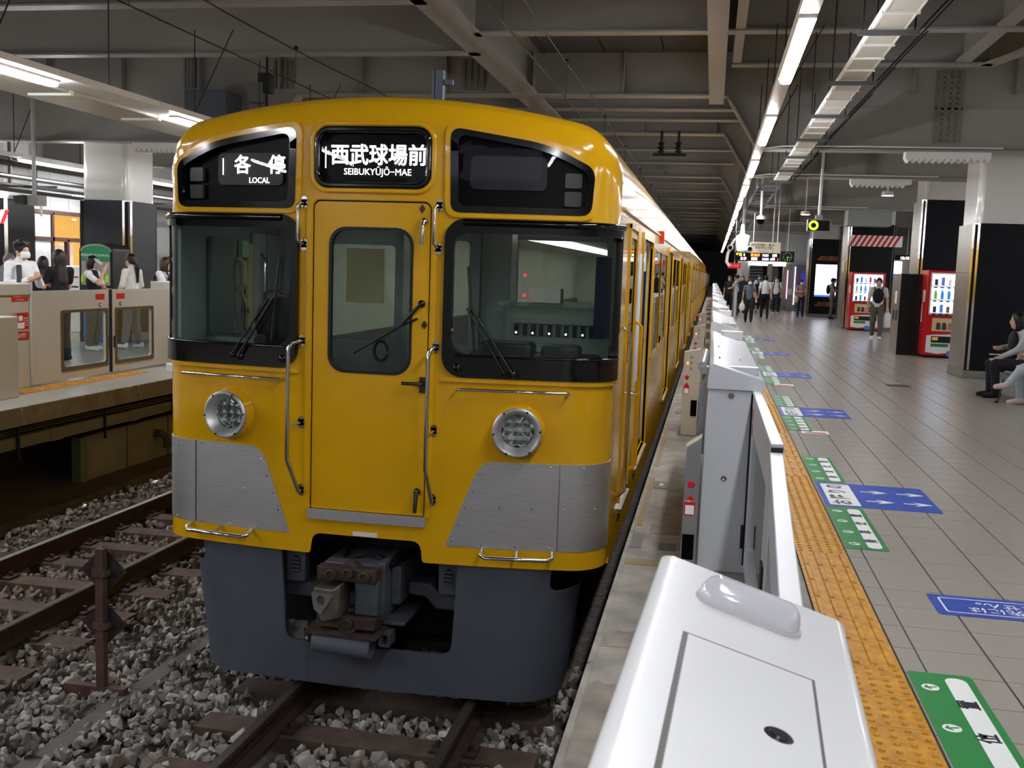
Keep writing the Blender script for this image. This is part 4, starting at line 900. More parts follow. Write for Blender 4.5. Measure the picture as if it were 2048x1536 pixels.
MB().box(-.075, -.02, .18, .3, 1.06, 1.1).prism([(-.07, .6), (-.03, .6), (-.03, 1.05), (-.07, .98)], .25, .34, 'y').build('tube_bracket', gated, b2)
def thinpost(y, label):
    t = thing('gate_control_post', label, 'post', (-.15, y, 0), 0, 'gate control posts')
    MB().prism([(-.09, 0), (.07, 0), (.07, .875), (-.09, .84)], 0, .12, 'y').build('post_body', M('post_cream', (190, 184, 168), .45), t, bevel=.006)
    for k, z in enumerate((.77, .715, .66)):
        MB().box(-.06, -.04, -.003, 0, z, z + .025).build('indicator_lamp', M('indicator_on', (255, 120, 70), .4, emit=3) if k == 1 else M('indicator_off', (200, 196, 186), .4), t)
        place(text('非' if k else '開', .03, inkt, 'lettering', t, .0002), T(-.015, -.003, z + .012) @ RXZ)
    MB().lathe([(0, .006), (.018, .006), (.021, 0)], (-.05, 0, .585), (0, -1, 0), 16).build('red_button', red, t)
    MB().prism([(-.078, .42), (-.025, .42), (-.025, .50), (-.05, .535), (-.078, .5)], -.003, 0, 'y').build('arrow_label', red, t)
    MB().box(-.072, -.03, -.005, -.003, .425, .475).build('label_white', stw, t)
    MB().box(.0, .06, -.003, 0, .2, .36).build('sensor_window', black, t)
thinpost(10.4, 'slim cream control post with three indicators and a red button beside the track')
for k in range(11):
    y = 10.9 + 5.3 * k
    housing(y, y + 3.3, '%s gate housing counted from the white gate cabinet' % ORD[k + 2], M('housing_cream', (206, 203, 196), .4), white)
    if k < 5:
        leaf((.262, y - .98, 0), .98, 0, 'gate leaf closing against the %s gate housing' % ORD[k + 2], False, M('housing_cream')); leaf((.26, y - 1.98, 0), .98, 0, 'gate leaf sliding towards the %s gate housing' % ORD[k + 2], False, M('housing_cream'))
for y, l in ((15.7, 'slim cream control post beside the third gate housing'), (21.0, 'slim cream control post beside the fourth gate housing')): thinpost(y, l)
tag(MB().cyl((.34, 16.0, 0), (.34, 16.0, 1.46), .035, n=16).build('steel_bollard', steel, smooth=True), 'upright round stainless post behind the gate housings', 'post')
# ------------------------------------------------------------------ far platform gates
def leafL(y0, y1, w0, w1, label):
    t = thing('gate_leaf', label, 'gate', (-7.95, y0, 0), 0, 'gate leaves on the far platform'); L = y1 - y0
    f = lambda y, z, o: Vector((o, y, z))
    V, F = cdt([(0, .03), (L, .03), (L, 1.145), (0, 1.145)], [rrect(w0 - y0, w1 - y0, .185, .865, .05)]); shell(V, F, f, .02, -.02).build('leaf_panel', gatem, t)
    V, F = cdt(rrect(w0 - y0 - .05, w1 - y0 + .06, .13, .9, .03), [rrect(w0 - y0, w1 - y0, .185, .865, .05)]); shell(V, F, f, .026, .02).build('window_frame', M('gate_frame_bronze', (96, 90, 78), .4, .5), t)
    MB().box(-.002, .002, w0 - y0, w1 - y0, .185, .865).build('leaf_window', glass_c, t)
    s = .1 if y0 > 12.6 else L - .3
    st = MB().box(.02, .023, s, s + .2, 1.02, 1.09).build('red_sticker', red, t)
    MB().lathe([(0, 0), (.028, 0), (.028, .004), (.02, .006), (0, .006)], (.02, s + .1, .95), (1, 0, 0), 14).build('emblem', M('maroon', (120, 40, 34), .5), t)
    MB().lathe([(0, 0), (.015, 0)], (.0275, s + .1, .95), (1, 0, 0), 10).build('emblem_white', stw, t)
    h_ = L - .05 if y0 < 12.6 else .02
    MB().box(.02, .024, h_, h_ + .04, .36, .52).build('hand_pad', rubber_m, t)
    MB().box(-.021, .021, -.012 if y0 > 12.6 else L, 0 if y0 > 12.6 else L + .012, .03, 1.145).build('edge_seal', rubber_m, t)
leafL(11.0, 12.6, 11.6, 12.52, 'beige gate leaf with window next to the red-sticker housing'); leafL(12.68, 14.2, 12.79, 13.67, 'beige gate leaf with window between its partner leaf and the train')
h1 = thing('gate_housing', 'beige gate housing with red emergency stickers on the far platform', 'gate', (-7.95, 8.6, 0))
MB().box(-.3, .0, 0, 2.38, 0, 1.1).build('housing_body', gatem, h1, bevel=.008); MB().prism([(-.31, 1.1), (.012, 1.1), (.012, 1.235), (-.31, 1.25)], 0, 2.39, 'y').build('housing_top', gatem, h1, bevel=.008)
def ytext(s_, size, mat, parent, y, z, x, bold=.0): return place(text(s_, size, mat, 'lettering', parent, .0003, bold), T(x, y, z) @ Matrix.Rotation(PI / 2, 4, 'Z') @ RXZ)
MB().box(.0, .003, 2.06, 2.36, 1.03, 1.135).build('red_sticker', red, h1); ytext('非常開ボタン', .044, stw, h1, 2.21, 1.095, .0035, .0006); ytext('Emergency button', .018, stw, h1, 2.21, 1.05, .0035)
MB().box(.0, .003, 2.08, 2.36, .70, .895).build('notice', M('notice_red', (176, 34, 30), .45), h1); MB().box(.003, .0045, 2.18, 2.25, .80, .86).box(.003, .0045, 2.15, 2.28, .71, .78).build('notice_pictogram', stw, h1)
ytext('立入\n禁止', .035, stw, h1, 2.12, .86, .0035); ytext('PLEASE\nDo not\nlean on\nthe gate', .026, stw, h1, 2.31, .79, .0035)
MB().box(.0, .003, 2.08, 2.36, .575, .675).build('notice', M('notice_red'), h1); ytext('駆け込み乗車は\nおやめください', .026, stw, h1, 2.22, .625, .0035)
MB().box(.02, .46, 1.1, 1.55, 0, .9).build('drive_box', gatem, h1, bevel=.01); MB().box(.04, .44, 1.1, 1.5, -.0, .03).build('drive_foot', dark, h1)
MB().box(.0, .05, 1.6, 1.75, .0, .05).build('anchor', dark, h1)
h2 = thing('gate_housing', 'beige gate housing partly hidden behind the train front', 'gate', (-7.95, 14.22, 0))
MB().box(-.3, .03, 0, 3, 0, 1.1).build('housing_body', gatem, h2, bevel=.008); MB().box(-.31, .04, 0, 3, 1.1, 1.235).build('housing_top', gatem, h2, bevel=.008); MB().box(.03, .033, .1, .4, 1.0, 1.09).build('red_sticker', red, h2); MB().box(.03, .1, .02, .2, 0, .5).build('side_bracket', gatem, h2)
fy = thing('tactile_strip', 'bright yellow ribbed strip at the foot of the far gates', 'paving', (-7.75, 10.4, 0))
for i in range(9): o = link('tactile_tile', tmb, fy); o.location = (0, .15 + i * .3, .006); o.scale = (.9, 1, 1)
wb = thing('ramp_block', 'small white block with grey dots on the far platform edge', 'block', (-7.3, 13.5, 0))
MB().prism([(-.2, 0), (.2, 0), (.2, .02), (-.2, .12)], -.2, .25, 'y').build('block', white, wb, bevel=.006)
for i in range(3):
    for j in range(2): MB().cyl((.21 - .001, -.1 + i * .13, .0), (.21, -.1 + i * .13, .004), .01, n=8).build('dot', M('dot_grey', (120, 120, 120), .6), wb)
# ------------------------------------------------------------------ pillars
def pillar(x0, x1, y0, y1, zc, label, ch=.1, left=steel_d, front=navy, upper=True, grp='station pillars', right=None):
    t = thing('pillar', label, 'pillar', ((x0 + x1) / 2, (y0 + y1) / 2, 0), 0, grp); cx, cy = (x0 + x1) / 2, (y0 + y1) / 2; a, c, d, e = x0 - cx, x1 - cx, y0 - cy, y1 - cy
    MB().box(a + .03, c - .03, d + .03, e - .03, 0, zc - .02).build('core', ink, t)
    MB().box(a, c, d, e, 0, .13).build('plinth', M('plinth_grey', (120, 118, 112), .5), t, bevel=.01)
    n = 3
    for i in range(n):                                               # steel sheets on the faces along the track
        z0, z1 = .14 + i * (zc - .14) / n, .135 + (i + 1) * (zc - .14) / n
        MB().box(a, a + .03, d + ch, e - ch, z0, z1).build('side_sheet', left, t)
        MB().box(c - .03, c, d + ch, e - ch, z0, z1).build('side_sheet', right or left, t)
    MB().box(a + ch, c - ch, d, d + .03, .14, zc).build('front_panel', front, t); MB().box(a + ch, c - ch, e - .03, e, .14, zc).build('front_panel', front, t)
    for sx, sy in ((-1, -1), (1, -1), (-1, 1), (1, 1)):
        X = a if sx < 0 else c; Y = d if sy < 0 else e
        MB().prism([(X, Y - sy * ch), (X - sx * ch, Y), (X - sx * ch, Y - sy * .03), (X - sx * .03, Y - sy * ch)], .14, zc, 'z').build('corner_strip', steel_p, t)
    if upper: MB().prism(rrect(a + .05, c - .05, d + .05, e - .05, .12), zc - .03, 5.35).build('upper_column', M('column_white', (208, 206, 200), .25, coat=.3), t)
    return t
pA = pillar(4.3, 5.7, 18.85, 20.05, 2.64, 'wide navy pillar with steel side beside the seated person')
MB().prism([(-.6, -.2), (-.05, -.12), (.2, .5), (-.6, .5)], 3.55, 3.9).build('column_flare', M('column_white'), pA, bevel=.1)
pillar(4.75, 5.85, 26.0, 27.2, 3.55, 'tall navy pillar rising behind the vending machine at the black bin', upper=True)
pC = pillar(4.33, 5.85, 36.0, 37.6, 3.46, 'black pillar with red and white striped band', front=ink)
for i in range(9):
    x = -.74 + i * .17; MB().prism([(x, 2.74), (x + .085, 2.74), (x + .085 + .2, 3.10), (x + .2, 3.10)], -.806, -.801, 'y').build('red_stripe', red, pC)
MB().box(-.74, .95, -.8005, -.799, 2.74, 3.10).build('white_band', stw, pC); MB().box(-.83, -.80, -.6, -.35, 1.9, 2.25).build('notice', stw, pC)
pD = pillar(4.0, 5.3, 46.2, 47.4, 3.32, 'black pillar carrying a glowing white advertising screen', front=ink)
MB().box(-.36, .55, -.63, -.6, .85, 2.26).build('screen_frame', ink, pD); MB().box(-.34, .53, -.635, -.63, .87, 2.24).build('screen', M('screen_white', (236, 244, 255), .3, emit=3.2), pD); MB().box(-.34, .53, -.637, -.635, .87, .95).build('screen_footer', M('screen_blue', (60, 110, 220), .3, emit=1.2), pD)
for z in (.46, 2.42):
    for i in range(4): MB().box(-.3 + i * .22, -.09 + i * .22, -.61, -.6, z, z + .09).box(-.2 + i * .2, -.01 + i * .2, -.61, -.6, z + .1, z + .18).build('wood_block', M('wood_%d' % (i % 2), ((150, 84, 44), (122, 58, 30))[i % 2], .6), pD)
pillar(4.2, 5.4, 58, 59.2, 3.4, 'grey clad pillar far beyond the glowing screen', front=steel_d)
pL = pillar(-11.96, -10.9, 18.0, 19.1, 2.64, 'black pillar with bright steel corner behind the green arch sign', .13, navy, M('pillar_charcoal', (34, 36, 42), .5), right=M('pillar_charcoal2', (44, 45, 48), .5))
pS = pillar(-16, -15.0, 20, 21, 2.75, 'dark pillar with red striped band by the far platform wall', .05, ink, ink)
for i in range(5): MB().prism([(-.45 + i * .2, 2.2), (-.36 + i * .2, 2.2), (-.22 + i * .2, 2.5), (-.31 + i * .2, 2.5)], -.505, -.501, 'y').build('red_stripe', red, pS)
MB().box(-.45, .45, -.5008, -.5, 2.2, 2.5).build('white_band', stw, pS)
pillar(-10.9, -9.9, 33, 34, 2.64, 'grey pillar deep on the far platform beyond the bright corner pillar', .1)
for y in (0.5, -8): pass
# ------------------------------------------------------------------ vending machines and bin
rowc = [[(60, 30, 30), (90, 120, 200), (230, 230, 236), (196, 40, 60), (120, 70, 150), (240, 240, 240)], [(150, 180, 90), (70, 150, 220), (70, 150, 220), (230, 120, 140), (60, 160, 230), (90, 170, 235)], [(30, 26, 26), (80, 130, 210), (120, 84, 40), (150, 96, 50), (170, 190, 220), (220, 220, 220)]]
def vending(x, y, label):
    t = thing('vending_machine', label, 'vending machine', (x, y, 0))
    MB().box(0, 1.05, 0, .78, .05, 1.88).build('cabinet', redp, t, bevel=.015); MB().box(.04, 1.01, .04, .74, 0, .05).build('base', dark, t)
    MB().box(.07, .98, -.012, 0, .93, 1.83).build('display_frame', stw, t)
    MB().box(.1, .96, -.014, -.012, .96, 1.80).build('display_backlight', M('display_backlight', (214, 232, 255), .4, emit=2.6), t)
    for r in range(3):
        z = 1.56 - r * .29
        for i in range(6):
            xx = .18 + i * .135; c = rowc[r][i]; m = M('drink_%d_%d' % (r, i), c, .35, emit=.35)
            if r == 1: MB().lathe([(0, 0), (.034, 0), (.036, .1), (.03, .15), (.014, .18), (.014, .2), (0, .2)], (xx, -.03, z), (0, 0, 1), 8).build('display_bottle', m, t, smooth=True)
            else: MB().lathe([(0, 0), (.033, 0), (.036, .012), (.036, .12 + .04 * (i % 2)), (.03, .135 + .04 * (i % 2)), (0, .135 + .04 * (i % 2))], (xx, -.03, z), (0, 0, 1), 8).build('display_can', m, t, smooth=True)
            MB().box(xx - .045, xx + .03, -.03, -.014, z - .06, z - .03).build('button', M('button_navy', (30, 40, 66), .4), t)
        MB().box(.1, .96, -.06, -.014, z - .025, z - .005).build('shelf', stw, t)
    MB().box(.16, .86, -.006, 0, .58, .86).build('poster', M('poster_cream', (214, 196, 140), .5), t); 
    for i in range(5): MB().prism(rpoly([(.24 + i * .12, .61), (.34 + i * .12, .61), (.33 + i * .12, .76), (.25 + i * .12, .77)], .03), -.008, -.006, 'y').build('poster_shape', M('pshape%d' % i, ((90, 50, 50), (60, 60, 70), (180, 120, 120), (40, 46, 60), (120, 110, 90))[i], .6), t)
    MB().prism([(.06, .12), (.3, .09), (.6, .13), (.99, .12), (.99, .5), (.6, .52), (.2, .5), (.06, .48)], -.006, 0, 'y').build('white_panel', stw, t)
    MB().box(.16, .86, -.012, -.006, .33, .47).build('coin_panel', M('coin_black', (26, 26, 28), .3), t); MB().box(.18, .30, -.014, -.012, .38, .45).build('coin_slot', M('coin_gold', (190, 150, 50), .4, emit=.4), t)
    MB().box(.16, .52, -.01, -.006, .24, .31).build('green_label', green, t); MB().box(.5, .66, -.03, 0, .04, .16).build('blue_flap', M('flap_blue', (70, 130, 200), .4), t)
    MB().box(-.003, 0, .1, .35, 1.2, 1.45).build('side_sticker', stw, t); MB().prism([(.3, .75), (.42, .75), (.38, 1.1), (.34, 1.2)], -.003, 0, 'x').build('side_bottle_print', stw, t)
vending(4.53, 23.6, 'red vending machine with three lit shelves next to the black bin'); vending(4.38, 34.9, 'red vending machine in front of the striped pillar')
bn = thing('recycling_bin', 'tall black bin with steel end, label and two slots', 'bin', (4.08, 24.1, 0))
MB().box(.0, .44, .0, .95, 0, 1.79).build('bin_body', M('bin_black', (10, 10, 11), .35), bn, bevel=.005); MB().box(-.008, 0, .0, .95, .0, 1.79).build('bin_end_sheet', steel_d, bn)
MB().box(-.012, -.008, .32, .6, 1.12, 1.4).build('bin_label', stw, bn)
for y in (.2, .55): MB().box(-.013, -.008, y, y + .16, .75, .98).build('bin_slot', dark, bn)
# ------------------------------------------------------------------ hanging signs
ds = thing('departure_board', 'black departure board with glowing coloured lines hanging over the platform', 'sign', (1.19, 30, 2.05))
MB().box(-.62, .62, -.05, .1, 0, .235).build('board_case', ink, ds, bevel=.006)
def led(c): return M('led_%d_%d_%d' % c, c, .4, emit=4)
for z, items in ((.165, (('準急', -.5, (255, 226, 60)), ('5', -.36, (255, 255, 255)), ('豊島園', -.06, (255, 120, 50)), ('10:21', .22, (230, 230, 255)), ('5両', .47, (240, 240, 255)))), (.06, (('各停', -.38, (255, 190, 230)), ('所沢', -.08, (255, 255, 255)), ('10:26', .22, (230, 230, 255)), ('6両', .42, (255, 255, 255)), ('3', .56, (255, 60, 50))))):
    for s_, x, c in items: place(text(s_, .085, led(c), 'lettering', ds, .001, .002), T(x, -.055, z) @ RXZ)
for x in (-.4, .4): MB().cyl((x, 0, .23), (x, 0, 3.27), .015, n=8).build('hanger_rod', whitep, ds)
bs = thing('direction_sign', 'beige hanging sign with two lines of black destination text', 'sign', (1.48, 32, 2.33))
MB().box(-.45, .45, -.03, .03, 0, .32).build('sign_panel', M('sign_beige', (186, 176, 152), .5, emit=.25), bs); place(text('西武球場前・飯能・\n西武秩父方面', .085, inkt, 'lettering', bs, .001, .001, 'CENTER', 1, 1, 1), T(-.03, -.033, .19) @ RXZ); place(text('for Seibukyujo-mae, Hanno,\nSeibu-Chichibu', .034, inkt, 'lettering', bs, .001), T(-.05, -.033, .055) @ RXZ)
for x in (-.35, .35): MB().cyl((x, 0, .3), (x, 0, 2.98), .012, n=8).build('hanger_rod', whitep, bs)
os_ = thing('ring_indicator', 'small black indicator showing a glowing yellow-green ring on a white drop pole', 'sign', (2.05, 22, 2.57))
MB().box(-.225, .225, -.05, .12, 0, .235).build('indicator_case', M('case_grey', (150, 150, 146), .4), os_, bevel=.006); MB().box(-.21, .21, -.056, -.05, .012, .222).build('indicator_face', ink, os_)
MB().lathe([(.055, 0), (.095, 0), (.095, .004), (.055, .004), (.055, 0)], (-.105, -.057, .118), (0, -1, 0), 24).build('glowing_ring', M('ring_lime', (206, 255, 40), .4, emit=3.5), os_)
MB().cyl((0, .03, .23), (0.02, .03, 2.75), .03, n=12).build('drop_pole', whitep, os_); MB().box(-.07, .07, 0, .06, .23, .33).build('pole_clamp', M('case_grey'), os_)
pc = thing('dome_camera', 'black dome camera on a white drop pole', 'camera', (.98, 24, 2.85))
MB().cyl((0, 0, .1), (-.02, 0, 2.47), .028, n=12).build('drop_pole', whitep, pc); MB().lathe([(0, -.08), (.06, -.06), (.09, 0), (.09, .05)], (0, 0, 0), (0, 0, 1), 18).build('dome', black, pc, smooth=True); MB().lathe([(.1, .04), (.1, .1), (.04, .14), (0, .14)], (0, 0, 0), (0, 0, 1), 18).build('camera_hood', whitep, pc, smooth=True)
ck = thing('platform_clock', 'square green-faced platform clock hung past the departure board', 'clock', (2.68, 40, 2.2))
MB().box(-.25, .25, -.06, .06, 0, .4).build('clock_case', M('clock_dark', (20, 34, 16), .4), ck)
for i in range(12): a = i * PI / 6; MB().box(.15 * math.sin(a) - .008, .15 * math.sin(a) + .008, -.066, -.06, .2 + .15 * math.cos(a) - .012, .2 + .15 * math.cos(a) + .012).build('hour_mark', M('clock_lime', (150, 210, 90), .4, emit=1.2), ck)
MB().bar((0, -.067, .2), (.13, -.067, .165), .014, .006).bar((0, -.067, .2), (.0, -.067, .09), .02, .006).build('clock_hands', M('clock_lime'), ck); MB().cyl((0, 0, .4), (0, 0, 3.12), .02, n=8).build('drop_pole', whitep, ck)
rs_ = thing('red_sign', 'red rectangular notice hanging low beside the train line', 'sign', (.67, 35, 1.87)); MB().box(-.21, .21, -.02, .02, 0, .18).build('sign_panel', M('sign_red_lit', (190, 26, 34), .4, emit=.5), rs_); place(text('足元注意', .07, stw, 'lettering', rs_, .001), T(0, -.024, .09) @ RXZ); MB().cyl((0, 0, .18), (0, 0, 3.45), .012, n=8).build('hanger_rod', whitep, rs_)
sp_ = thing('monitor_cluster', 'white glowing monitor housing with two round lenses above the gates', 'monitor', (.72, 29, 2.3))
MB().prism(rpoly([(-.13, 0), (.13, .02), (.2, .42), (.06, .46), (.04, .72), (-.04, .72), (-.06, .46), (-.16, .4)], .03), -.08, .08, 'y').build('housing', M('monitor_white', (246, 246, 240), .4, emit=.9), sp_)
for x, z in ((-.3, .08), (.22, .06)): MB().lathe([(.0, -.03), (.045, -.03), (.075, .02), (.085, .06), (.085, .1), (0, .1)], (x, -.05, z), (0, 1, 0), 16).build('lens_hood', whitep, sp_); MB().lathe([(0, 0), (.055, 0), (.055, .01)], (x, -.085, z), (0, -1, 0), 16).build('lens', black, sp_)
MB().tube([(-.3, 0, .08), (-.36, 0, -.1), (-.38, 0, -.3), (-.3, 0, -.42)], .04).build('arm', whitep, sp_, smooth=True); MB().tube([(-.3, 0, .12), (-.2, 0, .3), (0, 0, .45)], .03).build('upper_arm', whitep, sp_, smooth=True); MB().cyl((0, 0, .7), (0, 0, 3.02), .02, n=8).build('drop_pole', whitep, sp_)
for x, y, z, l in ((3.95, 26, 3.62, 'round lit downlight under the second girder beside the tall pillar'), (2.6, 32.2, 3.5, 'round lit downlight under the third girder')):
    t = thing('downlight', l, 'lamp', (x, y, z)); MB().lathe([(0, .1), (.12, .1), (.14, .03), (.15, 0), (.13, 0)], (0, 0, 0), (0, 0, 1), 20).build('shade', whitep, t); MB().lathe([(0, .01), (.13, .01)], (0, 0, 0), (0, 0, 1), 20).build('diffuser', tube_on, t); MB().cyl((0, 0, .1), (0, 0, 5.32 - z), .02, n=8).build('stem', whitep, t)
for i, (x, y, z, w_) in enumerate(((3.6, 18, 3.585, 1.3), (3.3, 22.8, 3.585, 1.2), (-10.0, 18, 3.585, 1.5))):
    t = thing('corrugated_shade', 'white toothed light shade under the %s' % ('first platform girder', 'second platform girder', 'far platform girder')[i], 'shade', (x, y, z)); MB().box(-w_ / 2, w_ / 2, -.12, .12, .02, .12).build('shade_body', whitep, t)
    b = MB()
    for k in range(int(w_ / .1)): b.prism([(-w_ / 2 + k * .1, .02), (-w_ / 2 + k * .1 + .1, .02), (-w_ / 2 + k * .1 + .05, -.05)], -.12, .12, 'y')
    b.build('shade_teeth', whitep, t)
# ------------------------------------------------------------------ walls, stairs and far surroundings
wallm = M('wall_pale', (168, 168, 165), .5, noise=(.6, .05))
we = struct(MB().box(1.2, 1.8, 54, 54.3, 0, 5.3).box(3.45, 14, 54, 54.3, 0, 5.3).box(1.8, 3.45, 54, 54.3, 2.5, 5.3).build('wall_far_end', wallm))
MB().box(1.75, 3.55, 53.7, 54, 2.2, 2.42).build('lit_fascia', M('fascia_lit', (250, 252, 255), .4, emit=3), we)
for x0, x1, nm in ((1.82, 2.62, 'stair'), (2.95, 3.43, 'escalator')):
    t = thing('staircase' if nm == 'stair' else 'escalator', 'dark stairway rising beneath the lit white fascia' if nm == 'stair' else 'grey escalator rising beside the dark stairway', 'stairs', ((x0 + x1) / 2, 54, 0))
    for i in range(14): MB().box(x0 - (x0 + x1) / 2, x1 - (x0 + x1) / 2, .3 + i * .3, .62 + i * .3, -.01, .17 * (i + 1)).build('step', M('step_dark', (34, 34, 36), .6) if nm == 'stair' else M('step_grey', (92, 94, 92), .5, .5), t); MB().box(x0 - (x0 + x1) / 2, x1 - (x0 + x1) / 2, .3 + i * .3 - .01, .34 + i * .3, .17 * (i + 1) - .03, .17 * (i + 1) + .002).build('step_nosing', M('nosing', (120, 120, 116), .5), t)
for x in (1.55, 2.78): struct(MB().box(x - .12, x + .12, 53.5, 54, 0, 2.3).build('trim_stair_side', steel_p))
for i in range(14): MB().box(3.5 + i * .18, 3.67 + i * .18, 53.96, 54, 2.5, 4.4).build('wall_rib', M('rib_white', (196, 198, 204), .4), we)
MB().box(3.47, 3.9, 53.8, 54, 0, 2.3).build('steel_cladding', steel_d, we)
ps = thing('poster_case', 'blue poster in a case with glowing pale edges on the end wall', 'poster', (4.3, 53.8, 0)); MB().box(-.25, .35, -.05, .05, .1, 2.3).build('case', M('case_lilac', (120, 110, 140), .4), ps); MB().box(0, .32, -.06, -.05, .3, 1.9).build('blue_sheet', M('sheet_blue', (60, 66, 170), .4, emit=.5), ps)
for x in (-.27, .37): MB().box(x - .02, x + .02, -.08, -.04, .3, 2.2).build('edge_light', M('edge_lilac', (240, 226, 255), .4, emit=3), ps)
ps2 = thing('info_column', 'grey information column with pink lit edge near the stairs', 'sign', (3.75, 52.8, 0)); MB().box(-.12, .12, -.05, .05, 0, 2.0).build('column_body', M('col_grey', (150, 150, 150), .4), ps2); MB().box(-.17, -.13, -.06, .0, .6, 2.0).build('edge_light', M('edge_pink', (255, 170, 210), .4, emit=2.5), ps2); MB().box(-.09, .09, -.055, -.05, .8, 1.1).build('notice', stw, ps2)
struct(MB().box(14, 14.3, -6, 60, 0, 5.4).build('wall_right', wallm))
wk = thing('ticket_kiosk', 'white kiosk with glowing blue and white panel behind the walking man', 'kiosk', (6.4, 40, 0)); MB().box(-.3, .6, 0, 1, 0, 2.4).build('kiosk_body', M('kiosk_pale', (190, 186, 176), .5), wk); MB().box(-.22, .35, -.02, 0, 1.9, 2.35).build('white_panel', M('kp_white', (240, 246, 255), .4, emit=3), wk); MB().box(-.22, .35, -.021, -.0, 1.66, 1.9).build('blue_panel', M('kp_blue', (40, 66, 210), .4, emit=1.6), wk)
d2 = thing('departure_board', 'second departure board half hidden by the tall navy pillar', 'sign', (7.6, 44, 2.26)); MB().box(-.5, .6, -.05, .05, 0, .42).build('board_case', ink, d2)
for z in (.3, .12): place(text('10:10', .16, led((255, 255, 255)), 'lettering', d2, .001, .003), T(-.1, -.055, z) @ RXZ)
MB().cyl((0, 0, .4), (0, 0, 3.06), .02, n=8).build('drop_pole', whitep, d2)
du = thing('air_duct', 'pale green boxed air duct under the ceiling past the striped pillar', 'duct', (4.7, 33.6, 3.5)); MB().box(-.6, .7, 0, 1, .28, .65).build('upper_box', M('duct_green', (150, 160, 152), .5), du); MB().box(-.62, -.58, .4, .44, .6, 1.83).build('duct_hanger', cable, du); MB().box(-.7, .6, .1, 1, -.2, .28).build('lower_box', M('duct_green'), du)
# far platform wall with lit shop windows
wl = struct(MB().box(-16.4, -16.05, 4, 22.25, 0, 5.3).box(-16.4, -16.05, 26.2, 60, 0, 5.3).box(-16.4, -16.05, 22.25, 26.2, 2.62, 5.3).box(-16.4, -16.05, 22.25, 26.2, 0, .55).build('wall_left', wallm))
for i in range(16): MB().box(-16.05, -16.03, 14 + i * .75, 14.74 + i * .75, 2.7, 3.6).build('wall_panel', M('wall_panel', (166, 168, 166), .45), wl)
wn = struct(MB().box(-17.6, -17.55, 22, 26.5, .5, 2.7).build('window_1', M('shop_interior', (244, 178, 92), .6, noise=(1.2, .25), stretch=(1, 1, 6), emit=1.5)))
brn = M('frame_brown', (72, 44, 36), .5)
for y in (22.3, 23.05, 23.65, 24.35, 25.3, 26.15): MB().box(-16.08, -15.98, y - .04, y + .04, .55, 2.6 if y not in (23.65,) else 1.95).build('mullion', brn, wn)
for z in (.55, 1.95, 2.6): MB().box(-16.08, -15.98, 22.26, 26.2, z - .05, z + .05).build('transom', brn, wn)
MB().box(-16.04, -16.03, 22.3, 23.0, .6, 2.55).build('white_blind', M('blind_white', (206, 208, 206), .6), wn)
for y0, y1 in ((23.1, 23.6), (23.7, 24.3)): MB().box(-16.3, -16.29, y0, y1, .9, 1.85).build('poster', M('poster_pink', (250, 214, 206), .5, emit=.9), wn)
for y0, y1 in ((23.1, 24.3), (24.4, 25.25), (25.35, 26.1)): MB().box(-16.02, -16.015, y0, y1, .6, 2.55).build('pane', glass_c, wn)
struct(MB().box(-17.6, -17.5, 4, 22, 0, 5).build('wall_shop_back', wallm)); struct(MB().box(-30, -7.5, 60, 60.3, 0, 5.3).build('wall_far_left_end', wallm))
vm = thing('drink_kiosk', 'dark vending stand with green arched header on the far platform', 'vending machine', (-11.07, 17.2, 0))
arch = [(-.34, 0), (.34, 0), (.34, 1.68)] + [(.34 * math.cos(PI * i / 12) * 1.0, 1.68 + .14 * math.sin(PI * i / 12)) for i in range(1, 12)] + [(-.34, 1.68)]
MB().prism(arch, 0, .6, 'y').build('stand_body', M('stand_black', (26, 27, 30), .4), vm); MB().prism([(x * .93, max(.9, z - .02)) for x, z in arch if z > .1] + [], -.012, 0, 'y').build('arch_trim', M('trim_silver', (170, 170, 168), .3, .8), vm)
MB().prism([(-.29, 1.5), (.29, 1.5), (.29, 1.66)] + [(.29 * math.cos(PI * i / 10), 1.66 + .11 * math.sin(PI * i / 10)) for i in range(1, 10)] + [(-.29, 1.66)], -.02, -.012, 'y').build('green_header', M('header_green', (30, 110, 66), .4, emit=.35), vm)
place(text('今日も笑顔でさわやかに', .054, stw, 'lettering', vm, .001, .0008), T(0, -.022, 1.59) @ RXZ)
MB().box(-.29, .29, -.016, -.012, 1.05, 1.49).build('display', M('display_grey', (120, 116, 108), .4, emit=.4), vm)
for i in range(6): MB().lathe([(0, 0), (.035, 0), (.035, .1), (.015, .15), (0, .16)], (-.24 + i * .095, -.04, 1.1), (0, 0, 1), 10).build('display_bottle', M('bottle_lime', (150, 196, 60), .35, emit=.15), vm, smooth=True)
MB().box(-.26, .26, -.02, -.012, .0, .95).build('blue_front', M('stand_blue', (40, 110, 200), .4), vm)
wm = thing('ticket_machine', 'pale grey machine with small printed labels near the shop window', 'machine', (-12.9, 19.4, 0)); MB().box(-.35, .35, -.3, .3, 0, 1.36).build('machine_body', M('machine_pale', (206, 206, 204), .4), wm, bevel=.02)
for z in (1.12, .92): MB().box(-.15, .2, -.304, -.3, z, z + .035).build('label_strip', red if z > 1 else inkt, wm)
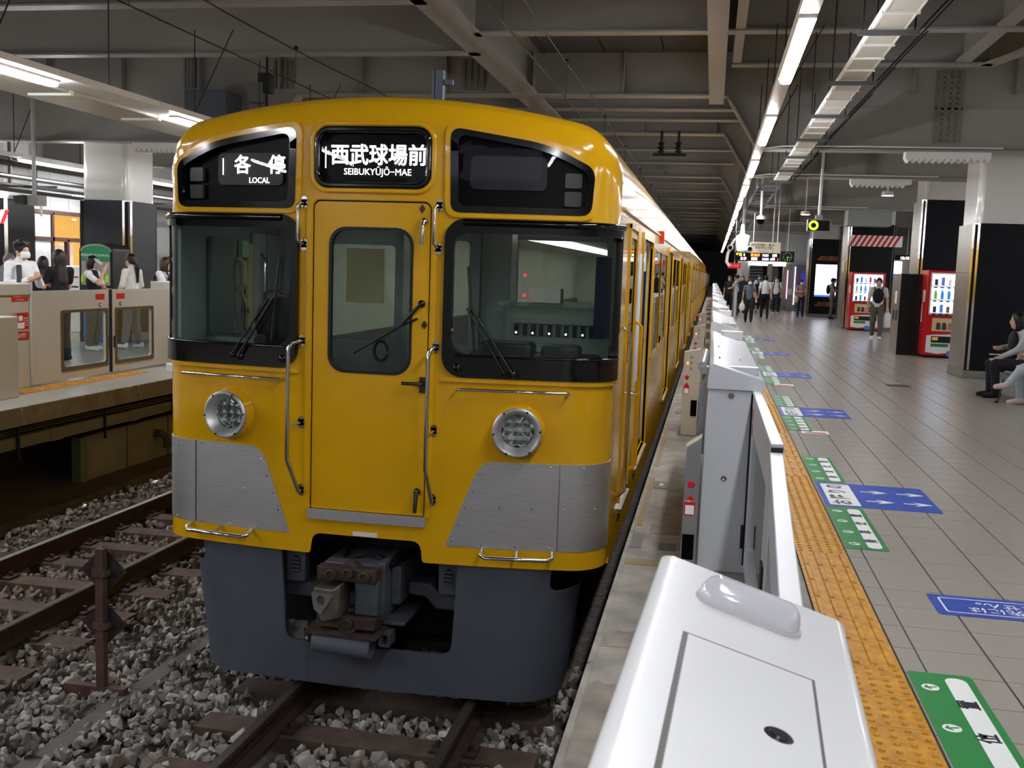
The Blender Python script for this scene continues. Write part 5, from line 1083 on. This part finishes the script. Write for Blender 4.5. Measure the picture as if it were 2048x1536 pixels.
spk = thing('loudspeaker', 'grey twin loudspeaker hanging from a pole above the far platform', 'speaker', (-11.5, 16, 2.4)); MB().add([(-.22, -.15, .02), (-.02, -.2, .0), (-.02, -.2, .17), (-.25, -.15, .15), (-.12, .12, .05), (.02, .1, .04), (.02, .1, .15), (-.12, .12, .14)], [(0, 1, 2, 3), (4, 5, 6, 7), (0, 1, 5, 4), (1, 2, 6, 5), (2, 3, 7, 6), (3, 0, 4, 7)]).build('horn', M('horn_dark', (44, 44, 44), .6), spk); MB().box(0, .2, -.12, .12, 0, .17).build('speaker_box', M('spk_grey', (140, 138, 130), .5), spk); MB().cyl((0.05, 0, .15), (.05, 0, 2.92), .035, n=10).build('drop_pole', M('pole_grey', (150, 150, 146), .4), spk); MB().cyl((.18, 0, 0), (.18, 0, -.18), .02, n=8).build('lamp_stub', stw, spk)
for (x, y, z, l) in ((-13.2, 16.3, 2.05, 'small white spot lamp hung on wires by the far wall'),):
    t = thing('spot_lamp', l, 'lamp', (x, y, z)); MB().box(-.12, .12, -.05, .05, -.05, .05).build('lamp_body', whitep, t); MB().cyl((0, 0, .05), (0, 0, 1.3), .006, n=5).cyl((0, 0, .25), (-.5, 0, .9), .006, n=5).cyl((0, 0, .25), (.4, 0, .9), .006, n=5).build('hanging_wires', cable, t)
lc = thing('far_clock', 'small green-faced clock on the far platform beside the train', 'clock', (-14.3, 26, 1.95)); MB().box(-.2, .2, -.05, .05, 0, .3).build('clock_case', M('clock_dark'), lc); MB().bar((0, -.055, .15), (.09, -.055, .2), .02, .006).bar((0, -.055, .15), (-.02, -.055, .05), .02, .006).build('clock_hands', M('clock_lime'), lc); MB().cyl((0, 0, .3), (0, 0, 3.37), .02, n=8).build('drop_pole', whitep, lc)
pipes = thing('pipe_run', 'bundle of dark pipes and cables under the far platform ceiling', 'pipes', (-13.4, 20, 2.9))
for i, (x, z) in enumerate(((0, 0), (.5, .1), (.85, .3), (-.6, .25), (-1.1, .0), (-.2, .5))): MB().tube([(x, -8, z), (x + .05, 4, z - .02), (x, 20, z)], .03 + .012 * (i % 3), 8).build('pipe', M('pipe_dark', (52, 50, 48), .5), pipes)
for y in (-2.02, 2.78, 12.58):
    MB().box(-1.3, 1.0, y, y + .05, -.06, -.02).build('pipe_support', M('pipe_dark'), pipes); MB().box(-.03, .03, y, y + .04, -.04, .803).build('support_drop', M('pipe_dark'), pipes)
ad = thing('banner_sign', 'long white and blue sign board hanging above the platform behind the viewer', 'sign', (-2.2, -3.2, 2.9)); MB().box(-2.2, 2.2, -.05, .05, 0, .42).build('sign_board', M('banner_white', (214, 222, 244), .4, emit=.9), ad); MB().box(-.1, .1, .05, .06, .1, .32).build('sign_logo', blue, ad); place(text('池袋 Ikebukuro', .2, blue, 'lettering', ad, .001), T(-1.2, .06, .2) @ Matrix.Rotation(PI, 4, 'Z') @ RXZ); MB().cyl((-1.5, 0, .42), (-1.5, 0, 2.42), .02, n=8).build('hanger_rod', whitep, ad); MB().cyl((1.5, 0, .42), (1.5, 0, 2.42), .02, n=8).build('hanger_rod', whitep, ad)
struct(MB().box(-30, 14, -7.3, -7, -1.5, 5.4).build('wall_behind', wallm))
# ------------------------------------------------------------------ people
def snet(f, lo, hi, h):
    ax = [np.arange(lo[i], hi[i] + h, h, dtype=np.float32) for i in range(3)]
    P = np.stack(np.meshgrid(*ax, indexing='ij'), -1); D, W = f(P); s = D < 0; n = D.shape
    sm = np.zeros((n[0] - 1, n[1] - 1, n[2] - 1, 3), np.float32); ct = np.zeros(sm.shape[:3], np.float32); quads = []
    E = []
    for a in range(3):
        A = [slice(None)] * 3; B = [slice(None)] * 3; A[a] = slice(0, -1); B[a] = slice(1, None); A = tuple(A); B = tuple(B)
        m = s[A] != s[B]; t = np.where(m, D[A] / np.where(m, D[A] - D[B], 1), 0); C = (P[A] + (P[B] - P[A]) * t[..., None]) * m[..., None]; E.append((m, s[A]))
        o = [i for i in range(3) if i != a]
        for d0 in (0, 1):
            for d1 in (0, 1):
                sl = [slice(None)] * 3; sl[o[0]] = slice(d0, d0 + n[o[0]] - 1); sl[o[1]] = slice(d1, d1 + n[o[1]] - 1); sl = tuple(sl)
                sm += C[sl]; ct += m[sl]
    act = ct > 0; idx = np.full(ct.shape, -1, np.int64); idx[act] = np.arange(act.sum()); V = sm[act] / ct[act][:, None]
    for a in range(3):
        m, sa = E[a]; o = [i for i in range(3) if i != a]; I = np.argwhere(m)
        ok = (I[:, o[0]] > 0) & (I[:, o[0]] < n[o[0]] - 1) & (I[:, o[1]] > 0) & (I[:, o[1]] < n[o[1]] - 1); I = I[ok]
        q = []
        for d0, d1 in ((1, 1), (0, 1), (0, 0), (1, 0)):
            J = I.copy(); J[:, o[0]] -= d0; J[:, o[1]] -= d1; q.append(idx[J[:, 0], J[:, 1], J[:, 2]])
        q = np.stack(q, 1); fl = sa[I[:, 0], I[:, 1], I[:, 2]] ^ (a == 1); q[~fl] = q[~fl][:, ::-1]; quads.append(q)
    Q = np.concatenate(quads); cell = np.argwhere(act)
    return V, Q, W[cell[:, 0], cell[:, 1], cell[:, 2]]
def cone(P, a, b, r0, r1, sy=1.):
    sc3 = np.array([1, 1 / sy, 1], np.float32); p = P * sc3; a = np.array(a, np.float32) * sc3; b = np.array(b, np.float32) * sc3
    ab = b - a; t = np.clip(((p - a) @ ab) / max(1e-6, float(ab @ ab)), 0, 1); return (np.linalg.norm(p - a - t[..., None] * ab, axis=-1) - (r0 + (r1 - r0) * t)) * (1 if sy == 1 else .8)
def ell(P, c, r):
    q = (P - np.array(c, np.float32)) / np.array(r, np.float32); k = np.linalg.norm(q, axis=-1); return (k - 1) * min(r)
def union(P, prims, k):
    D = None; W = None
    for fn, m in prims:
        d = fn(P).astype(np.float32)
        if D is None: D = d; best = d.copy(); W = np.full(d.shape, m, np.int8)
        else:
            h = np.clip(.5 + .5 * (D - d) / k, 0, 1); D = D * (1 - h) + d * h - k * h * (1 - h)
            u = d < best; best[u] = d[u]; W[u] = m
    return D, W
def to_mesh(name, V, Q, mats, mid=None, parent=None):
    me = bpy.data.meshes.new(name); me.from_pydata(V.tolist(), [], Q.tolist())
    for m in mats: me.materials.append(m)
    if mid is not None: me.polygons.foreach_set('material_index', mid[Q[:, 0]].astype(np.int32))
    me.polygons.foreach_set('use_smooth', [True] * len(Q)); bm = bmesh.new(); bm.from_mesh(me); bmesh.ops.recalc_face_normals(bm, faces=bm.faces); bmesh.ops.smooth_vert(bm, verts=bm.verts, factor=.4, use_axis_x=True, use_axis_y=True, use_axis_z=True); bm.to_mesh(me); bm.free()
    return link(name, me, parent)
SKIN = M('skin', (206, 160, 132), .5)
def cloth(c): return M('cloth_%d_%d_%d' % c, c, .85, noise=(14, .08), bump=(18, .35))
def hairm(c): return M('hair_%d_%d_%d' % c, c, .4, bump=(60, .4))
BASE = dict(pel=(0, 0, .95), che=(0, 0, 1.27), nek=(0, -.012, 1.45), hed=(0, .022, 1.585), shl=(-.18, -.01, 1.39), ell=(-.235, -.03, 1.12), wrl=(-.23, .05, .89), shr=(.18, -.01, 1.39), elr=(.235, -.03, 1.12), wrr=(.23, .05, .89),
            hil=(-.09, 0, .92), knl=(-.10, .015, .50), anl=(-.105, -.025, .085), hir=(.09, 0, .92), knr=(.10, .015, .50), anr=(.105, -.025, .085))
def person(label, loc, rz, H=1.7, top=(230, 230, 228), bot=(40, 40, 44), shoe=(30, 30, 30), sleeve='short', hair='short', hc=(14, 12, 12), mask=False, skirt=False, vest=None, h=.0145, female=False, wide=1., zoff=0., sock=False, bare=False, **J):
    t = thing('person', label, 'person', (loc[0], loc[1], zoff), rz)
    K = dict(BASE); K.update(J); K = {k: np.array(v, np.float32) for k, v in K.items()}; s = H / 1.71
    lerp = lambda a, b, q: a + (b - a) * q
    fe = .9 if female else 1.; pr = []; C = lambda a, b, r0, r1, m, sy=1.: pr.append((lambda P, a=a, b=b, r0=r0, r1=r1, sy=sy: cone(P, a, b, r0, r1, sy), m)); L = lambda c, r, m: pr.append((lambda P, c=c, r=r: ell(P, c, r), m))
    up = K['nek'] - K['che']
    C(K['pel'] + (0, 0, -.01), K['che'], .145, .150 * fe, 1, .72); C(K['che'], K['che'] + up * .62, .152 * fe, .125 * fe, 1, .68); C(K['shl'] * (.93, 1, 1), K['shr'] * (.93, 1, 1), .062 * fe, .062 * fe, 1)
    L(K['pel'] + (0, -.01, -.05), (.155, .115, .10), 2)
    C(K['nek'] + (0, 0, -.05), K['hed'] + (0, -.02, -.05), .056, .05, 0)
    L(K['hed'], (.076, .095, .112), 0); L(K['hed'] + (0, .03, -.06), (.052, .06, .06), 0); L(K['hed'] + (0, .098, -.022), (.014, .02, .02), 0); L(K['hed'] + (-.078, -.005, -.01), (.012, .022, .03), 0); L(K['hed'] + (.078, -.005, -.01), (.012, .022, .03), 0)
    for q in 'lr':
        S_, E_, W_ = K['sh' + q], K['el' + q], K['wr' + q]; cut = .62
        if sleeve == 'short': C(S_, lerp(S_, E_, cut), .066 * fe, .062 * fe, 1); C(lerp(S_, E_, .5), E_, .045 * fe, .04 * fe, 0); C(E_, W_, .041 * fe, .028 * fe, 0)
        else: C(S_, E_, .062 * fe, .052 * fe, 1); C(E_, lerp(E_, W_, .93), .052 * fe, .04 * fe, 1); C(lerp(E_, W_, .85), W_, .03, .028, 0)
        d = (W_ - E_) / max(1e-4, np.linalg.norm(W_ - E_)); side = np.cross(d, (0, 0, 1.) if abs(d[2]) < .8 else (0, 1., 0)); side = side / np.linalg.norm(side); fw = np.cross(side, d)
        C(W_, W_ + d * .07, .03, .036, 0)
        for i, fl in enumerate((.062, .074, .07, .055)):
            b0 = W_ + d * .085 + side * (-.03 + .02 * i); k1 = b0 + d * fl * .6 + fw * .006; C(b0, k1, .0105, .010, 0); C(k1, k1 + d * fl * .35 + fw * .03, .010, .008, 0)
        th0 = W_ + d * .03 - side * .03; C(th0, th0 + d * .045 - side * .025 + fw * .012, .012, .010, 0)
        Hh, Kk, A_ = K['hi' + q], K['kn' + q], K['an' + q]
        if skirt: C(lerp(Hh, Kk, .5), Kk, .07, .055, 0); C(Kk, A_, .053, .036, 0)
        elif bare: C(Hh, lerp(Hh, Kk, .8), .088 * wide, .075 * wide, 2); C(lerp(Hh, Kk, .6), Kk, .07, .052, 0); C(Kk, A_, .053, .036, 0)
        else: C(Hh, Kk, .09 * wide, .07 * wide, 2); C(Kk, lerp(Kk, A_, .9), .066 * wide, .056 * wide, 2); C(lerp(Kk, A_, .7), A_, .042, .036, 4 if sock else 0)
        if sock: C(lerp(Kk, A_, .78), A_, .041, .041, 4)
        dr = (A_ - Kk) / np.linalg.norm(A_ - Kk); toe = np.array((0, 1., 0)) - dr * dr[1]; toe = toe / np.linalg.norm(toe) if np.linalg.norm(toe) > .3 else np.array((0, 1., 0)); toe = np.array(J.get('toe' + q, toe))
        C(A_ + dr * .035 - toe * .03, A_ + dr * .045 + toe * .15, .046, .036, 3)
    if skirt: C(K['pel'], (lerp(K['knl'], K['knr'], .5)) + (0, 0, .02), .14, .20 if skirt is True else skirt, 2, .8)
    pts = np.array([v for k, v in K.items() if not k.startswith('toe')]); lo = pts.min(0) - .26; hi = pts.max(0) + .27; lo[2] = max(lo[2], -.03)
    hh = h / s; V, Q, W = snet(lambda P: union(P, pr, .022), lo, hi, hh)
    V = V * s; body = to_mesh('body', V, Q, [SKIN, cloth(top), cloth(bot), cloth(shoe), cloth((220, 220, 220))], W, t)
    hd = K['hed']; hp = []; A = lambda c, r: hp.append((lambda P, c=c, r=r: ell(P, c, r), 0)); HC = lambda a, b, r0, r1, sy=1.: hp.append((lambda P, a=a, b=b, r0=r0, r1=r1, sy=sy: cone(P, a, b, r0, r1, sy), 0))
    A(hd + (0, -.012, .022), (.09, .108, .112)); lowz = -.15
    if hair == 'bob': A(hd + (0, -.03, -.05), (.098, .09, .11)); lowz = -.2
    if hair == 'long': HC(hd + (0, -.05, 0), hd + (0, -.10, -.36), .085, .075, .6); A(hd + (0, -.03, -.04), (.094, .09, .12)); lowz = -.5
    if hair == 'tail': HC(hd + (0, -.1, .0), hd + (0, -.15, -.12), .035, .04); HC(hd + (0, -.15, -.12), hd + (0.02, -.14, -.38), .042, .02); lowz = -.5
    if hair == 'curly':
        for i in range(9): A(hd + (.06 * math.cos(i * .7), .05 * math.sin(i * 1.3) - .01, .095 + .02 * math.sin(i * 2.1)), (.045, .045, .04))
    def hf(P):
        D, W = union(P, hp, .03); cutf = ell(P, hd + (0, .105, -.05), (.072, .075, .105)); nk = cone(P, K['nek'], hd + (0, .03, -.1), .05, .05)
        D = np.maximum(D, -cutf)
        if hair in ('short', 'curly'): D = np.maximum(D, -(P[..., 2] - (hd[2] - .055)) + .0 * D); 
        return D, W
    V, Q, W = snet(hf, hd + (-.16, -.27, lowz), hd + (.16, .16, .2), hh * .8); to_mesh('hair', V * s, Q, [hairm(hc)], None, t)
    for x in (-.03, .03): MB().ball((hd + (x, .083, .012)) * s, (.011, .006, .006), 8, 6).build('eye', inkt, t)
    if mask:
        b = MB(); 
        for j in range(7):
            for i in range(9):
                a = -1.15 + 2.3 * i / 8; z = -.095 + .085 * j / 6; r = .092 - .012 * abs(j - 3) / 3
                b.v.append(tuple((hd + (r * .93 * math.sin(a), .022 + r * 1.02 * math.cos(a) + (.014 if i == 4 else 0), z)) * s))
        b.f = [(j * 9 + i, j * 9 + i + 1, (j + 1) * 9 + i + 1, (j + 1) * 9 + i) for j in range(6) for i in range(8)]; b.m = [0] * len(b.f); b.build('face_mask', M('mask_white', (238, 238, 240), .7), t, smooth=True)
    else: MB().ball((hd + (0, .085, -.062)) * s, (.022, .008, .005), 8, 6).build('mouth', M('lips', (150, 84, 76), .5), t)
    if vest is not None:
        c = K['che']; V, Q, W = snet(lambda P: (np.maximum(np.minimum(cone(P, K['pel'], c, .155, .163 * fe, .74), cone(P, c, c + up * .5, .163 * fe, .145 * fe, .7)), np.abs(P[..., 0]) - .15), np.zeros(P.shape[:3], np.int8)), K['pel'] + (-.3, -.3, -.2), K['nek'] + (.3, .3, .1), hh); to_mesh('vest', V * s, Q, [cloth(vest)], None, t)
    return t, K, s
def acc(t, s, name, mb, mat, smooth=True):
    mb.v = [(x * s, y * s, z * s) for x, y, z in mb.v]; return mb.build(name, mat, t, smooth=smooth)
def backpack(t, s, K, c, front=False):
    sg = 1 if front else -1; p = K['che']; m = cloth(c)
    b = acc(t, s, 'backpack', MB().ball(p + (0, sg * .17, -.05), (.15, .085, .21), 16, 12), m)
    for x in (-.1, .1): acc(t, s, 'backpack_strap', MB().tube([p + (x, sg * .13, .1), p + (x * 1.1, sg * .09, .17), p + (x * 1.05, -sg * .02, .185), p + (x * 1.2, -sg * .12, .06), p + (x * 1.4, -sg * .08, -.1)], .018, 8), m)
def plastic_bag(label, p, hgt=.32, cat='bag', m=None, name='carrier_bag'):
    t = thing(name, label, cat, p)
    b = MB().lathe([(0, -hgt), (.09, -hgt + .01), (.125, -hgt * .7), (.10, -hgt * .35), (.03, -.05), (.02, 0)], (0, 0, 0), (0, 0, 1), 12)
    b.v = [(x * (1 + .15 * math.sin(7 * z * 9)), y * .55, z) for x, y, z in b.v]; b.build('bag_film', m or M('bag_white', (226, 226, 228), .5), t, smooth=True); return t
def box_in_hand(name, label, cat, p, size, mat):
    o = MB().box(-size[0] / 2, size[0] / 2, -size[1] / 2, size[1] / 2, -size[2] / 2, size[2] / 2).build(name, mat, None, bevel=.004); o.location = p; return tag(o, label, cat)
R = math.radians
# far platform
t, K, s = person('person in white shirt and face mask holding a shoulder bag strap, curly black hair', (-9.35, 12.76), R(-105), 1.75, (232, 233, 234), (44, 46, 54), sleeve='long', hair='curly', mask=True, ell=(-.24, .06, 1.14), wrl=(-.10, .2, 1.22), elr=(.24, .03, 1.13), wrr=(.08, .22, 1.2))
bg = thing('shoulder_bag', 'dark grey shoulder bag strap worn by the masked person in white shirt', 'bag', (-9.35, 12.76, 0), R(-105)); MB().tube([(.12, .1, 1.42), (.16, .16, 1.25), (.2, .17, 1.08), (.26, .12, .98)], .035, 8).ball((.27, .05, .92), (.06, .14, .12), 12, 8).build('bag_strap', cloth((60, 62, 66)), bg, smooth=True)
person('grey-haired person in grey T-shirt bending over near the striped pillar', (-10.6, 14.1), R(-125), 1.66, (128, 130, 134), (40, 42, 50), hc=(96, 94, 92), che=(0, .06, 1.25), nek=(0, .11, 1.41), hed=(0, .18, 1.50), shl=(-.18, .1, 1.36), shr=(.18, .1, 1.36), ell=(-.22, .12, 1.1), wrl=(-.1, .32, 1.05), elr=(.22, .12, 1.1), wrr=(.1, .32, 1.05))
person('long-haired person in black seen from behind beside the masked person', (-10.6, 15.0), R(25), 1.55, (22, 22, 24), (20, 20, 24), hair='long', hc=(24, 18, 18), female=True)
person('tall long-haired person in black T-shirt facing the shop window', (-9.55, 13.9), R(70), 1.66, (18, 18, 20), (30, 36, 52), hair='long', hc=(30, 22, 20), female=True, ell=(-.22, .08, 1.14), wrl=(-.08, .25, 1.2), elr=(.22, .08, 1.14), wrr=(.1, .25, 1.15))
t, K, s = person('person with black bob drinking, black vest over white T-shirt, wide grey trousers', (-10.2, 15.75), R(-85), 1.58, (230, 230, 228), (84, 88, 92), (226, 226, 224), hair='bob', hc=(10, 9, 10), vest=(22, 22, 26), female=True, wide=1.25, hed=(0, .0, 1.59), elr=(.2, .22, 1.22), wrr=(.05, .24, 1.45), ell=(-.22, .1, 1.12), wrl=(-.08, .28, 1.1))
bt = thing('drink_bottle', 'small bottle lifted to the mouth of the person with black bob', 'bottle', (-9.98, 15.68, 1.44)); MB().lathe([(0, 0), (.03, 0), (.032, .12), (.012, .17), (0, .18)], (0, 0, 0), (-.75, 0, .5), 10).build('bottle_body', M('bottle_clear', (190, 200, 196), .3), bt, smooth=True)
t, K, s = person('person with ponytail in loose cream blouse and grey trousers', (-9.88, 16.4), R(80), 1.64, (224, 220, 210), (104, 108, 114), (228, 228, 226), sleeve='long', hair='tail', hc=(22, 17, 16), female=True, wide=1.15, ell=(-.25, .0, 1.14), wrl=(-.2, .14, .98), elr=(.25, .0, 1.14), wrr=(.2, .14, .98), anl=(-.17, .02, .085), anr=(.17, -.03, .085))
t, K, s = person('brown-bobbed person in white top with black bag strap looking down', (-9.2, 16.25), R(-80), 1.62, (228, 228, 226), (50, 50, 54), hair='bob', hc=(58, 34, 26), female=True, hed=(0, .06, 1.565), elr=(.2, .12, 1.14), wrr=(.06, .28, 1.14), ell=(-.2, .12, 1.14), wrl=(-.06, .28, 1.12)); backpack(t, s, K, (30, 30, 32), True)
t, K, s = person('person in white T-shirt wearing a black backpack by the cab corner', (-9.95, 17.9), R(-60), 1.64, (226, 226, 226), (60, 62, 66), hc=(40, 30, 26)); backpack(t, s, K, (26, 26, 28))
# right platform
sit = dict(pel=(0, 0, .50), che=(0, .05, .80), nek=(0, .09, .97), hed=(0, .15, 1.09), shl=(-.18, .06, .92), shr=(.18, .06, .92), hil=(-.09, .02, .47), hir=(.09, .02, .47), knl=(-.11, .44, .47), knr=(.11, .44, .47), anl=(-.11, .40, .085), anr=(.11, .42, .085), ell=(-.23, .18, .70), wrl=(-.08, .36, .58), elr=(.23, .14, .72), wrr=(.08, .32, .70))
t, K, s = person('seated person in pale hoodie and dark trousers looking at a phone', (4.45, 15.8), R(90), 1.74, (176, 178, 180), (24, 26, 36), (16, 16, 18), 'long', 'bob', (20, 18, 17), female=True, vest=None, h=.012, **sit)
acc(t, s, 'body_bag', MB().ball((.02, .19, .80), (.13, .06, .15), 12, 10), cloth((28, 30, 44)))
box_in_hand('smartphone', 'phone held by the seated person in pale hoodie', 'phone', (4.0, 15.72, .625), (.14, .07, .012), white)
bc = thing('platform_bench', 'grey bench under the seated people', 'bench', (4.42, 14.3, 0)); MB().box(-.12, .5, 0, 2.0, .31, .36).build('bench_seat', M('bench_grey', (96, 98, 100), .5), bc, bevel=.02)
for y in (.15, 1.85): MB().box(.1, .2, y, y + .06, 0, .31).build('bench_leg', steel_d, bc)
s2 = dict(sit); s2.update(knl=(-.1, .44, .50), anl=(.02, .55, .30), knr=(.11, .40, .45), anr=(.13, .36, .085), toel=(.25, .9, -.2))
person('seated person with crossed legs, pale trousers, socks and pink-white shoe', (4.55, 14.9), R(90), 1.68, (60, 60, 64), (176, 190, 202), (206, 186, 184), 'long', 'short', sock=True, h=.013, **s2)
cn = tag(MB().cyl((4.02, 15.25, .32), (3.93, 15.1, .0), .012, n=8).cyl((3.93, 15.1, 0), (3.9, 15.08, .005), .03, n=8).build('folded_umbrella', cable), 'thin dark umbrella leaning between the seated people', 'umbrella')
w1 = dict(knl=(-.1, .10, .51), anl=(-.1, .16, .10), knr=(.1, .02, .50), anr=(.1, -.16, .12), wrl=(-.25, .12, .90), wrr=(.25, -.02, .89))
t, K, s = person('walking person in white T-shirt carrying a black front bag, olive trousers, white shoes', (4.46, 29.7), R(172), 1.70, (214, 216, 212), (92, 88, 78), (228, 228, 226), wide=1.1, h=.018, **w1); backpack(t, s, K, (20, 20, 26), True)
plastic_bag('white carrier bag hanging from the hand of the walking person with olive trousers', (4.72, 29.65, .85), .5)
HF = .024
t, K, s = person('masked person in grey-blue T-shirt and black trousers walking with a white bag', (1.30, 37.5), R(180), 1.55, (92, 100, 112), (34, 34, 38), (24, 24, 26), hair='bob', mask=True, female=True, h=HF, wide=1.15, **w1); plastic_bag('white carrier bag held by the masked person in grey-blue T-shirt', (1.06, 37.4, .76), .34)
person('person in white short-sleeved shirt and black trousers walking away', (2.05, 41.8), R(5), 1.68, (226, 226, 226), (16, 16, 20), (14, 14, 14), h=HF, **w1)
t, K, s = person('person in grey T-shirt with black cross-body bag beside the gates', (.98, 43.8), R(75), 1.70, (196, 198, 202), (20, 20, 22), (30, 28, 26), h=HF, ell=(-.22, .12, 1.15), wrl=(-.05, .26, 1.12), elr=(.22, .12, 1.15), wrr=(.05, .26, 1.12)); backpack(t, s, K, (22, 22, 24), True)
person('person in dark clothes with long brown hair close to the train line', (.72, 45.5), R(160), 1.62, (30, 28, 32), (34, 32, 36), hair='long', hc=(84, 56, 44), female=True, h=HF)
person('person in black top behind the grey cross-body bag wearer', (1.3, 47), R(170), 1.66, (26, 26, 30), (28, 28, 32), hc=(26, 22, 20), h=HF)
person('brown-haired person in dark jacket near the stairs', (1.55, 49.5), R(200), 1.62, (40, 38, 42), (30, 30, 34), hair='bob', hc=(120, 84, 62), female=True, sleeve='long', h=HF)
person('person in pale blue shirt walking out of the stairway', (2.2, 51), R(180), 1.72, (168, 184, 214), (44, 46, 56), h=HF, **w1)
person('person in black dress in front of the stairway', (2.1, 48.6), R(180), 1.55, (20, 20, 24), (22, 22, 26), hair='long', hc=(20, 16, 16), female=True, skirt=.2, h=HF)
t, K, s = person('masked person in white shirt beside the escalator', (2.82, 47.8), R(170), 1.66, (226, 226, 228), (36, 38, 48), (226, 226, 226), mask=True, h=HF); backpack(t, s, K, (24, 24, 26))
person('person in white T-shirt and grey trousers by the escalator side', (3.15, 51.3), R(90), 1.58, (226, 226, 222), (104, 106, 104), hair='bob', female=True, h=HF)
t, K, s = person('masked person in dusty pink top with cream tote by the info column', (3.68, 45.1), R(180), 1.57, (178, 138, 128), (34, 36, 44), (18, 18, 18), hair='bob', mask=True, female=True, h=HF, ell=(-.22, .1, 1.15), wrl=(-.04, .25, 1.15), elr=(.22, .1, 1.15), wrr=(.04, .25, 1.15))
tt = thing('tote_bag', 'cream tote bag on the arm of the person in dusty pink top', 'bag', (3.48, 45.0, .74)); MB().ball((0, 0, .0), (.1, .05, .16), 12, 8).tube([(-.05, 0, .14), (0, 0, .4), (.05, 0, .14)], .01).build('bag_body', cloth((214, 204, 180)), tt, smooth=True)
t, K, s = person('person in cap and grey T-shirt leaning beside the glowing screen', (4.83, 44.2), R(-100), 1.68, (140, 136, 122), (104, 100, 84), (20, 20, 20), h=HF, hc=(20, 20, 20), ell=(-.2, .1, 1.15), wrl=(-.03, .25, 1.2), elr=(.2, .1, 1.15), wrr=(.03, .25, 1.2)); backpack(t, s, K, (28, 28, 30)); acc(t, s, 'cap', MB().ball(K['hed'] + (0, 0, .05), (.1, .115, .08), 12, 8).ball(K['hed'] + (0, .12, .05), (.07, .07, .012), 10, 6), cloth((30, 30, 34)))
